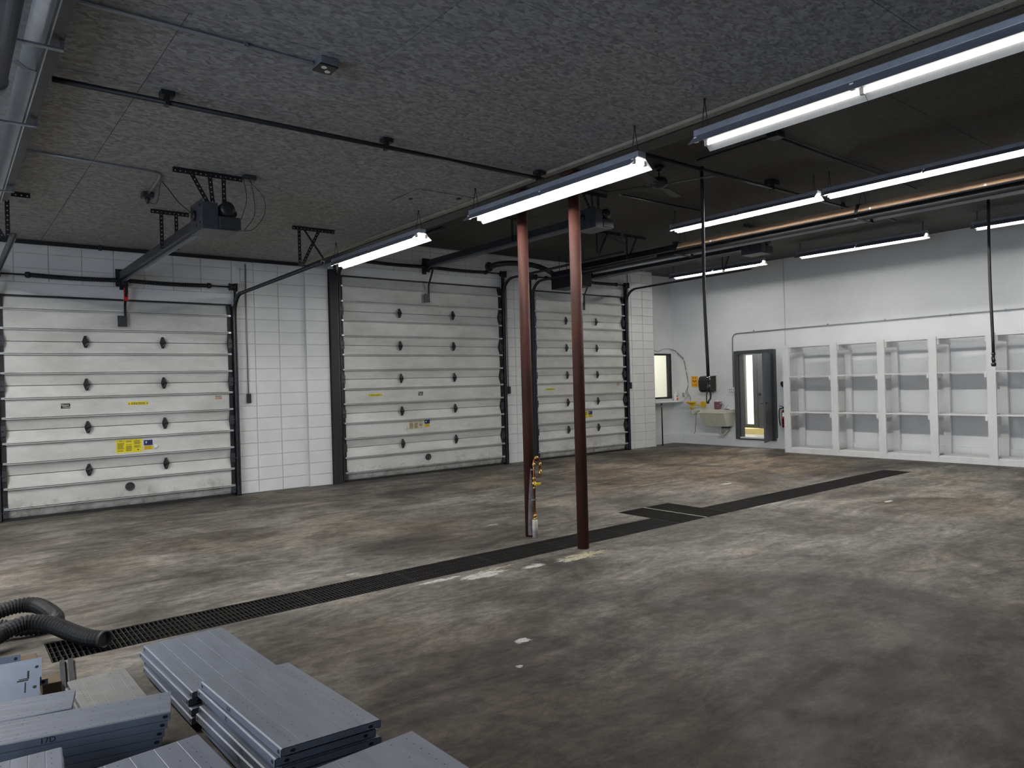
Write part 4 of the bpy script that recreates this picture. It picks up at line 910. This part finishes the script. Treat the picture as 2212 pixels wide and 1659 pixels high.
# rack
rk = thing('storage_rack', (14.64, 6.5, 0), 'empty white painted timber rack along the back wall', 'rack')
PY = [8.50, 7.44, 6.50, 5.57, 4.63, 3.68, 2.74]
for y in PY:
    MB().box(14.30, 14.34, y-.068, y+.068, 0.001, 2.30).build('front_post', 'whitewood', rk)
    MB().box(14.885, 14.948, y-.06, y+.06, 0.001, 2.22).build('rear_post', 'whitewood', rk)
    for z in (.868, 1.632): MB().box(14.30, 14.885, y+.070, y+.108, z-.095, z-.012).build('shelf_cleat', 'whitewood', rk)
    for z in (2.255,): MB().box(14.342, 14.885, y-.10, y-.062, z-.10, z).box(14.342, 14.885, y+.070, y+.108, z-.10, z).build('top_cleat', 'whitewood', rk)
for a, b in zip(PY, PY[1:]):
    for z in (.868, 1.632): MB().box(14.312, 14.885, b+.069, a-.069, z-.011, z+.011).build('shelf_board', 'whitewood', rk)
    MB().box(14.312, 14.78, b+.069, a-.069, 2.256, 2.274).build('top_board', 'whitewood', rk)
    MB().box(14.306, 14.33, b+.069, a-.069, .001, .095).build('kick_board', 'whitewood', rk)
    MB().box(14.33, 14.885, b+.069, a-.069, .098, .118).build('base_board', 'whitewood', rk)
    MB().box(14.86, 14.884, b+.062, a-.062, 2.20, 2.25).build('rear_rail', 'whitewood', rk)
# sink
sk = thing('utility_sink', (14.75, 10.6, .47), 'cream wall hung utility sink with chrome tap below the towel dispenser', 'sink')
m = MB()
def ring(y0, y1, x0, x1, z): return [(x0, y0, z), (x1, y0, z), (x1, y1, z), (x0, y1, z)]
R = [ring(10.30, 10.93, 14.70, 14.97, .48), ring(10.26, 10.97, 14.52, 14.99, .80), ring(10.245, 10.985, 14.505, 14.995, .805), ring(10.245, 10.985, 14.505, 14.995, .88), ring(10.285, 10.945, 14.55, 14.89, .88), ring(10.33, 10.90, 14.72, 14.87, .53)]
vs = [p for q in R for p in q]; fs = [(3, 2, 1, 0)]
for i in range(5):
    for k in range(4): fs.append((i*4+k, i*4+(k+1) % 4, (i+1)*4+(k+1) % 4, (i+1)*4+k))
fs.append((20, 21, 22, 23)); m.add(vs, fs); m.build('basin', 'sink', sk)
MB().box(14.500, 14.505, 10.93, 10.965, .845, .865).build('badge', 'black', sk)
fa = MB().bbox(14.90, 14.97, 10.46, 10.62, .881, .91, .01).tube(spline([(14.93, 10.54, .90), (14.93, 10.54, .99), (14.88, 10.545, 1.03), (14.80, 10.55, 1.02), (14.76, 10.55, .99)], 6), .010, 8)
fa.build('faucet', 'chrome', sk)
for y, s_ in ((10.475, -1), (10.605, 1)): MB().tube([(14.935, y, .90), (14.935, y, .94), (14.90, y+s_*.05, .955), (14.88, y+s_*.09, .985)], .008, 7).build('tap_lever', 'chrome', sk)
MB().tube(spline([(14.80, 10.55, .479), (14.80, 10.55, .40), (14.80, 10.55, .30), (14.82, 10.50, .27), (14.84, 10.45, .31), (14.86, 10.40, .38), (14.94, 10.40, .40)], 6), .026, 10).build('trap', 'beige', sk)
MB().bbox(14.72, 14.90, 10.33, 10.47, .44, .479, .006).build('drain_fitting', 'black', sk)
tag(MB().bbox(14.70, 14.78, 10.27, 10.36, .884, .90, .006).build('soap_pad', 'black'), 'black pad lying on the right rim of the cream sink', 'pad')
jg = thing('soap_jug', (14.935, 10.705, .882), 'pinkish half full soap jug on the cream sink rim', 'jug')
MB().bbox(14.885, 14.985, 10.62, 10.79, .882, 1.07, .018).build('body', 'soap', jg); MB().lathe((14.935, 10.705, 1.068), [(.05, 0), (.025, .025), (.025, .05)], n=12).build('cap', 'white', jg)
# towel dispenser
td = thing('towel_dispenser', (14.9, 10.93, 1.32), 'black paper towel dispenser on the back wall above the sink', 'dispenser')
pr = [(14.965, 1.33), (14.80, 1.32), (14.755, 1.36), (14.735, 1.50), (14.74, 1.60), (14.77, 1.67), (14.83, 1.70), (14.965, 1.705)]
MB().prism([(x, 10.77, z) for x, z in pr], (0, .35, 0)).build('cover', 'black', td)
MB().box(14.966, XF, 10.755, 11.13, 1.335, 1.71).build('back_plate', 'beige', td)
MB().box(14.78, 14.95, 10.80, 11.09, 1.305, 1.322).build('outlet', 'darksteel', td)
# eyewash sign and station
sg = thing('eyewash_sign', (14.995, 11.43, 1.44), 'amber eyewash sign with pictogram left of the towel dispenser', 'sign')
MB().box(14.992, XF, 11.33, 11.53, 1.44, 1.71).build('plate', 'amber', sg)
p = MB(); Xs = 14.9905
def pb(y0, y1, z0, z1): p.box(Xs, Xs+.001, y0, y1, z0, z1)
for y in (11.395, 11.465): p.lathe((Xs+.001, y, 1.662), [(.014, 0), (.014, .001)], (-1, 0, 0), 10)
pb(11.37, 11.49, 1.572, 1.584); pb(11.37, 11.386, 1.584, 1.612); pb(11.474, 11.49, 1.584, 1.612); pb(11.424, 11.436, 1.545, 1.572)
pb(11.415, 11.50, 1.487, 1.495); pb(11.37, 11.40, 1.484, 1.498); pb(11.381, 11.389, 1.474, 1.508)
p.build('pictogram', 'printink', sg)
ew = thing('eyewash_station', (14.85, 11.3, .78), 'yellow eyewash bowl on its bracket left of the cream sink', 'eyewash')
MB().lathe((14.78, 11.38, 1.0), [(.03, 0), (.09, .02), (.125, .05), (.135, .075), (.12, .075), (.09, .045), (.02, .03)], n=22).build('bowl', 'valve', ew)
MB().tube([(14.78, 11.38, 1.0), (14.78, 11.38, .88)], .035, 12).tube([(14.79, 11.36, .985), (14.90, 11.22, .985), (14.985, 11.19, .985)], .017, 8).build('waste_body', 'valve', ew)
MB().bbox(14.93, XF, 11.10, 11.22, .94, 1.07, .006).tube([(14.94, 11.13, 1.0), (14.90, 11.11, .90), (14.88, 11.07, .87)], .010, 7).build('bracket', 'valve', ew)
MB().tube(spline([(14.78, 11.38, .89), (14.78, 11.38, .82), (14.79, 11.36, .77), (14.81, 11.31, .78), (14.83, 11.25, .84), (14.90, 11.2, .86), (14.99, 11.2, .86)], 6), .024, 10).build('trap', 'beige', ew)
MB().tube(spline([(14.985, 11.40, .80), (14.985, 11.41, .60), (14.985, 11.44, .40), (14.985, 11.45, .30), (14.93, 11.44, .26)], 6), .006, 6).build('waste_line', 'cable', ew)
# cable looping from the window over to the sink corner
cb = thing('wall_cable', (14.98, 11.8, 1.1), 'thin grey cables arching from the service window to the yellow eyewash', 'cable')
pts = [(14.0, 12.09, 2.46), (14.307, 12.09, 2.38), (14.40, 12.09, 2.36), (14.643, 12.09, 2.43), (14.90, 12.08, 2.425), (14.985, 12.0, 2.38), (14.985, 11.89, 2.28), (14.985, 11.74, 2.14), (14.985, 11.68, 1.87), (14.985, 11.62, 1.53)]
MB().tube(spline(pts+[(14.985, 11.70, 1.30), (14.98, 11.62, 1.22), (14.98, 11.56, 1.17), (14.985, 11.57, 1.05)], 6), .006, 6).build('cable', 'cable', cb)
MB().tube(spline([(q[0]-.008, q[1], q[2]-.016) for q in pts[4:]]+[(14.98, 11.65, 1.32), (14.98, 11.60, 1.24), (14.975, 11.68, 1.17), (14.97, 11.75, 1.12)], 6), .005, 6).build('cable', 'cable', cb)
for y, z in ((11.95, 2.34), (11.74, 2.13), (11.68, 1.85), (11.62, 1.53)): MB().box(14.972, XF, y-.012, y+.012, z-.012, z+.012).build('cable_clip', 'white', cb)
# counter
ct = thing('service_counter', (14.4, 11.9, 0), 'white counter board under the service window on one thin leg', 'counter')
MB().bbox(13.86, 14.995, 11.765, AY-.022, 1.06, 1.088, .004).build('board', 'white', ct)
MB().tube([(14.13, 11.79, .001), (14.13, 11.79, 1.06)], .017, 8).build('leg', 'blacksteel', ct); MB().tube([(14.13, 11.79, .93), (14.13, 11.79, 1.0)], .022, 8).build('collar', 'galv', ct)
so = thing('soap_bottle', (14.87, 11.90, 1.089), 'white pump soap bottle with orange label on the counter', 'bottle')
MB().bbox(14.80, 14.93, 11.865, 11.945, 1.089, 1.27, .018).lathe((14.865, 11.905, 1.268), [(.045, 0), (.02, .03), (.02, .045)], n=12).build('body', 'white', so)
MB().tube([(14.865, 11.905, 1.31), (14.865, 11.905, 1.42)], .006, 6).tube([(14.865, 11.905, 1.42), (14.91, 11.89, 1.425), (14.93, 11.885, 1.41)], .007, 6).build('pump', 'white', so)
MB().box(14.81, 14.875, 11.862, 11.8645, 1.105, 1.165).build('label_patch', 'orange', so, 'orange label'); MB().box(14.81, 14.86, 11.862, 11.8645, 1.195, 1.225).build('label_patch', 'cable', so)
ol = thing('wall_outlet', (14.99, 11.79, 1.18), 'small beige outlet plate in the corner by the counter', 'outlet')
MB().bbox(14.988, XF, 11.755, 11.825, 1.18, 1.295, .003).build('plate', 'beige', ol); MB().box(14.986, 14.988, 11.775, 11.805, 1.195, 1.23).box(14.986, 14.988, 11.775, 11.805, 1.245, 1.28).build('receptacle', 'cable', ol)
# surface outlet and conduit by the office door
so2 = thing('wall_conduit', (14.97, 10.3, 1.31), 'grey conduit arching above the office door from a white triple outlet', 'conduit')
pts = [(14.982, 10.285, 1.41), (14.982, 10.28, 2.56)]+[(14.982, 10.28-.13+.13*math.cos(t), 2.57+.13*math.sin(t)) for t in [PI/2*i/6 for i in range(1, 7)]]+[(14.982, 8.93, 2.71), (14.965, 8.90, 2.712), (14.982, 8.86, 2.713), (14.982, 1.5, 2.73)]
MB().tube(pts, .0125, 8).build('pipe', 'conduit', so2)
MB().bbox(14.95, XF, 10.235, 10.41, 1.31, 1.41, .004).build('outlet_box', 'white', so2)
for k in range(3): MB().box(14.947, 14.95, 10.265+k*.05, 10.285+k*.05, 1.34, 1.375).build('receptacle', 'cable', so2)
for y in (9.7, 7.9, 6.7, 5.5, 4.6): MB().box(14.975, XF, y-.012, y+.012, 2.70, 2.745).build('strap', 'galv', so2)
vc = thing('wall_conduit', (14.985, 8.90, 1.55), 'thin vertical white conduit from the ceiling to the alarm bell', 'conduit')
MB().tube([(14.99, 8.905, HU-.003), (14.99, 8.915, 1.62)], .007, 6).build('pipe', 'white', vc); MB().bbox(14.96, XF, 8.87, 8.96, 1.55, 1.64, .004).build('box', 'white', vc)
bl = thing('alarm_bell', (14.97, 8.94, 1.40), 'round grey alarm bell right of the office door', 'bell')
MB().lathe((14.96, 8.94, 1.475), [(.03, 0), (.08, -.005), (.078, -.03), (.05, -.05), (.015, -.055)], (1, 0, 0), 20).build('gong', 'darksteel', bl); MB().box(14.96, XF, 8.90, 8.98, 1.44, 1.51).build('back_box', 'darksteel', bl)
ex = thing('fire_extinguisher', (14.92, 8.90, .49), 'red fire extinguisher with orange label hung beside the white rack', 'extinguisher')
MB().lathe((14.90, 8.90, .49), [(.05, 0), (.072, .015), (.074, .33), (.06, .38), (.025, .41), (.022, .43)], n=18).build('cylinder', 'extred', ex)
lb = MB(); vs = []
for i in range(9):
    t = PI*.78+PI*.72*i/8
    for z in (.70, .84): vs.append((14.90+.0748*math.cos(t), 8.90+.0748*math.sin(t), z))
lb.add(vs, [(2*i, 2*i+2, 2*i+3, 2*i+1) for i in range(8)], True).build('label_patch', 'orange', ex, 'orange label')
MB().bbox(14.87, 14.93, 8.85, 8.95, .92, .95, .004).bar((14.88, 8.93, .955), (14.80, 8.98, .985), .02, .012).bar((14.88, 8.93, .925), (14.81, 8.98, .93), .02, .010).build('valve', 'black', ex)
MB().tube(spline([(14.88, 8.95, .93), (14.84, 9.0, .90), (14.83, 9.01, .75), (14.84, 9.0, .60), (14.85, 8.99, .53)], 6), .012, 8).build('hose', 'black', ex)
MB().box(14.975, XF, 8.86, 8.94, .80, .86).build('hanger', 'white', ex)

# ================================================================== FOREGROUND: steel shelf panels on timber bearers
T = .034
panel_mesh = {}
def panel_parts(wd, L, mat):
    k = (wd, L, mat)
    if k in panel_mesh: return panel_mesh[k]
    m = MB()
    # top sheet with long pressed grooves
    xs = [0, .006]; zz = [-.004, 0]
    for fr in (.2, .4, .6, .8):
        x = wd*fr; xs += [x-.0028, x, x+.0028]; zz += [0, -.0012, 0]
    xs += [wd-.006, wd]; zz += [0, -.004]
    n = len(xs); vs = [(x, 0, z) for x, z in zip(xs, zz)]+[(x, -L, z) for x, z in zip(xs, zz)]
    m.add(vs, [(i, n+i, n+i+1, i+1) for i in range(n-1)])
    m.box(0, .002, -L, 0, -T, -.004).box(wd-.002, wd, -L, 0, -T, -.004).box(.004, wd-.004, -.002, 0, -T+.004, -.003).box(.004, wd-.004, -L, -L+.002, -T+.004, -.003)
    m.box(.002, .018, -L, 0, -T, -T+.002).box(wd-.018, wd-.002, -L, 0, -T, -T+.002)
    me = m.mesh('shelf_panel', mat, (0, 0, 0))
    h = MB()
    for fr in (.13, .29, .71, .87):
        c = 16 if fr in (.13, .87) else 7
        for i in range(c):
            y = -L*(.05+.9*i/(c-1)); x = wd*fr; r = .0032
            h.add([(x+r*math.cos(t), y+r*math.sin(t), .0006) for t in [2*PI*j/6 for j in range(6)]], [tuple(range(6))])
    hm = h.mesh('punched_holes', 'hole', (0, 0, 0))
    s = MB()
    for x, sg in ((-.0006, -1), (wd+.0006, 1)):
        for y in (-.022, -L+.022):
            v = [(x, y+.011*math.cos(t), -.018+.0075*math.sin(t)) for t in [2*PI*j/12 for j in range(12)]]
            s.add(v, [tuple(range(12))])
    for y in (.0006, -L-.0006):
        for x in (.05, wd-.05):
            v = [(x+.012*math.cos(t), y, -.018+.007*math.sin(t)) for t in [2*PI*j/12 for j in range(12)]]
            s.add(v, [tuple(range(12))])
    sm = s.mesh('end_slots', 'hole', (0, 0, 0))
    panel_mesh[k] = (me, hm, sm); return panel_mesh[k]
def shelf(x, y, z, yaw, wd, L, label, group, mat='shelfsteel', roll=0.0, pitch=0.0, mark=None):
    me, hm, sm = panel_parts(wd, L, mat)
    o = bpy.data.objects.new('shelf_panel', me); COL.objects.link(o); o.location = (x, y, z); o.rotation_euler = (pitch, -roll, yaw); tag(o, label, 'shelf panel', group); ORG[o.name] = (x, y, z)
    for n_, d in (('punched_holes', hm), ('end_slots', sm)):
        c = bpy.data.objects.new(n_, d); COL.objects.link(c); c.parent = o; c['kind'] = 'stuff'
    if mark:
        s, side, t = mark
        if side == 'left': text(s, .030, (-.001, -L*t, -.019), (0, -1, 0), (0, 0, 1), 'ink', o, 'marker_writing', True)
        else: text(s, .034, (wd+.001, -L*t, -.019), (0, 1, 0), (0, 0, 1), 'ink', o, 'marker_writing', True)
    return o
def bearers(x, y, yaw, wd, L, z0, z1, label, group):
    for nm_, fr in (('rear', .18), ('front', .82)):
        c, s = math.cos(yaw), math.sin(yaw)
        P = lambda u, v: (x+c*u-s*v, y+s*u+c*v)
        q = [P(.03, -L*fr-.045), P(wd-.03, -L*fr-.045), P(wd-.03, -L*fr+.045), P(.03, -L*fr+.045)]
        o = MB().prism([(a, b, z0) for a, b in q], (0, 0, z1-z0)).build('timber_bearer', 'darkwood'); tag(o, nm_+' '+label, 'timber', group)
PITCH = .0355
def stack(x, y, ztop, yaw, wd, L, n, group, place, jit, marks={}, skiptop=False, mat='shelfsteel'):
    ords = ['top', 'second', 'third', 'fourth', 'fifth', 'sixth']
    for i in range(n):
        if i == 0 and skiptop: continue
        z = ztop-i*PITCH; dx, dy, da = jit[i % len(jit)]
        lb = ('grey shelf panel on top of ' if i == 0 else '%s grey shelf panel down in ' % ords[i])+place
        if i in marks: lb = 'grey shelf panel marked %s, on top of ' % marks[i][0]+place
        shelf(x+dx, y+dy, z, yaw+da, wd, L, lb, group, mat, mark=marks.get(i))
    zb = ztop-(n-1)*PITCH-T
    bearers(x, y, yaw, wd, L, .001, max(.006, zb-.001), 'dark timber bearer under '+place, 'bearers under '+place)
# stack behind (far one)
stack(.912, 4.68, .176, .039, .45, .90, 4, 'panels in the far stack', 'the far stack beside the trench', [(0, 0, 0), (-.018, .012, .004), (-.004, -.03, -.01), (-.012, -.045, -.006)])
# tall middle stack, every panel leaning down to the right
tall = [(.968, 3.697, .250, .055, -.070, '6-A', .40, 'top of'), (.957, 3.712, .212, .045, -.068, '7E', .42, 'second in'), (.975, 3.70, .176, .045, -.066, None, 0, 'third in'),
        (.952, 3.68, .141, .045, -.064, '7C', .60, 'fourth in'), (.940, 3.69, .106, .05, -.062, '7A', .60, 'fifth in'), (.955, 3.65, .071, .03, -.060, None, 0, 'lowest in')]
for x, y, z, a, ro, mk, t, o_ in tall:
    shelf(x, y, z, a, .45, .91, ('grey steel shelf panel marked %s, %s the tall middle stack' % (mk, o_)) if mk else 'unmarked grey steel shelf panel, %s the tall middle stack' % o_, 'panels in the tall middle stack', roll=ro, mark=(mk, 'left', t) if mk else None)
for nm_, yy in (('rear', 3.50), ('front', 2.95)):
    o = MB().add([(.99, yy-.045, .001), (1.40, yy-.045, .001), (1.40, yy+.045, .001), (.99, yy+.045, .001), (.99, yy-.045, .030), (1.40, yy-.045, .006), (1.40, yy+.045, .006), (.99, yy+.045, .030)], [(0, 3, 2, 1), (4, 5, 6, 7), (0, 1, 5, 4), (1, 2, 6, 5), (2, 3, 7, 6), (3, 0, 4, 7)]).build('timber_bearer', 'darkwood')
    tag(o, nm_+' dark timber bearer under the tall middle stack', 'timber', 'bearers under the tall middle stack')
# stack marked 17D, lying across, and the one behind it
ya = math.radians(-103.6)
stack(.846, 3.755, .222, ya, .252, .90, 5, 'panels in the 17D stack', 'the crosswise left edge stack', [(0, 0, 0), (-.012, .004, 0), (-.025, .006, 0), (-.035, .01, 0), (-.045, .012, 0)], {0: ('17D', 'right', .52)})
yb = math.radians(-101.2)
stack(.502, 4.155, .205, yb, .245, .90, 4, 'panels behind the 17D stack', 'the crosswise stack behind the 17D stack', [(0, 0, 0), (-.01, 0, 0), (-.02, .0, 0), (-.01, .005, 0)])
# low dusty panel between the stacks
stack(.525, 4.665, .075, .02, .29, .62, 2, 'low dusty panels', 'the low dusty pair', [(0, 0, 0), (-.01, .01, .01)], mat='shelfdust')
# three stacks along the bottom edge
c, s = math.cos(.06), math.sin(.06)
stack(.836-.45*c, 3.25-.45*s, .20, .06, .45, .90, 4, 'panels in the bottom middle stack', 'the bottom edge stack left of the tall stack', [(0, 0, 0), (.01, -.01, 0), (-.01, .0, .01), (0, -.02, 0)])
c, s = math.cos(-.03), math.sin(-.03)
stack(.371-.29*math.cos(-.09), 3.508-.29*math.sin(-.09), .205, -.09, .29, .80, 4, 'panels in the bottom left stack', 'the narrow bottom left corner stack', [(0, 0, 0), (.004, -.01, 0), (-.006, .0, .01), (0, -.01, 0)])
stack(1.537-.45*math.cos(.03), 2.666-.45*math.sin(.03), .20, .03, .45, .90, 4, 'panels in the bottom right stack', 'the bottom edge stack right of the tall stack', [(0, 0, 0), (-.008, -.012, 0), (.006, .0, .008), (0, -.01, 0)])

# bundle of rack uprights at the left edge
GB = 'slotted steel uprights at the left edge'
def upright(x1, y, z, tilt, L, hgt, label, slots):
    o = thing('steel_upright', (x1, y, z), label, 'upright', GB); o.rotation_euler = (tilt, 0, math.radians(172.5))
    MB().box(0, L, -.0015, .0015, 0, hgt).box(0, L, -.03, -.0015, hgt-.003, hgt).box(0, L, -.03, -.0015, 0, .003).build('channel', 'shelfblue', o, local=True)
    m = MB()
    def dk(x0, x1_, z0, z1_): m.box(x0, x1_, .0016, .0022, z0, z1_)
    if 'L' in slots: dk(.055, .064, .0, hgt*.42); dk(.055, .10, .0, .008)
    if 'T' in slots: dk(.060, .066, hgt*.35, hgt*.85); dk(.05, .10, hgt-.010, hgt-.003)
    m.lathe((.022, .0016, hgt*.55), [(.009, 0), (.009, .0006)], (0, 1, 0), 12); m.build('slot', 'hole', o, local=True)
    return o
upright(.378, 4.455, .100, .95, .80, .125, 'blue grey slotted steel upright at the front of the left edge bundle', 'T')
upright(.404, 4.625, .148, .95, .80, .125, 'blue grey slotted steel upright with a bolt hole, middle of the left edge bundle', 'L')
upright(.335, 4.95, .150, .5, .80, .045, 'narrow blue grey steel rail with a round hole, back of the left edge bundle', '')
upright(.440, 4.70, .075, .3, .30, .030, 'short steel tab with a round hole sticking out of the left edge bundle', '')
for i in range(3):
    q = MB().prism([(-.5, 4.34+.01*i, .028+.014*i), (.33-.01*i, 4.27+.01*i, .028+.014*i), (.36-.01*i, 4.50+.01*i, .028+.014*i), (-.5, 4.57+.01*i, .028+.014*i)], (0, 0, .004)).build('sheet_steel', 'galv'); tag(q, ('lowest', 'middle', 'uppermost')[i]+' of three thin bare steel sheets under the slotted uprights', 'sheet', 'steel sheets under the uprights')
for k, (x, y, z1, l) in enumerate(((.46, 4.78, .075, 'pale brown timber block beside the slotted uprights'), (.41, 5.40, .03, 'brown timber offcut on the floor near the hose'), (.35, 4.98, .06, 'timber block under the back rail of the left bundle'))):
    tag(MB().bbox(x-.045, x+.045, y-.075, y+.075, .001, z1, .004).build('timber_block', 'wood'), l, 'timber')
for x0, x1, l in ((.568, .512, 'left of two thin steel bars lying on the floor by the trench'), (.612, .556, 'right of two thin steel bars lying on the floor by the trench')):
    tag(MB().bar((x0, 5.27, .008), (x1, 4.69, .008), .026, .012).bar((x0+.010, 5.27, .017), (x1+.010, 4.69, .017), .004, .024).build('steel_bar', 'darksteel'), l, 'bar')
# ribbed exhaust hose in loops
hz = [(.815, 5.34, .062), (.74, 5.44, .064), (.66, 5.58, .085), (.56, 5.74, .12), (.44, 5.83, .135), (.31, 5.80, .115), (.17, 5.68, .08), (-.05, 5.62, .06), (-.30, 5.78, .06), (-.32, 6.05, .06), (-.12, 6.22, .07), (.10, 6.30, .09), (.28, 6.42, .10), (.42, 6.46, .11), (.53, 6.40, .11), (.60, 6.22, .09), (.62, 6.05, .062), (.50, 5.98, .06), (.30, 6.02, .09), (.16, 6.05, .17), (.05, 5.95, .23), (-.02, 5.75, .22), (-.08, 5.55, .17), (-.2, 5.42, .10), (-.4, 5.4, .07)]
p_, r_ = ribbed(hz, .057, step=.027, depth=.17)
eh = thing('exhaust_hose', (.3, 5.9, 0), 'black ribbed exhaust hose in loops beside the end of the drain', 'hose')
MB().tube(p_, r_, 14, smooth=False, caps=False).build('hose', 'hose', eh)
MB().lathe(hz[0], [(.058, -.012), (.059, 0), (.056, .008), (.045, .006), (.043, -.03)], Vector((.075, -.10, -.002)), 16).build('cuff', 'hose', eh)

# writing becomes plain mesh
bpy.context.view_layer.update(); dg = bpy.context.evaluated_depsgraph_get()
for o in [o for o in SC.objects if o.type == 'FONT']:
    me = bpy.data.meshes.new_from_object(o.evaluated_get(dg)); n_ = o.name; par, mb = o.parent, o.matrix_basis.copy()
    bpy.data.objects.remove(o); q = bpy.data.objects.new(n_, me); COL.objects.link(q); q.parent = par; q.matrix_basis = mb
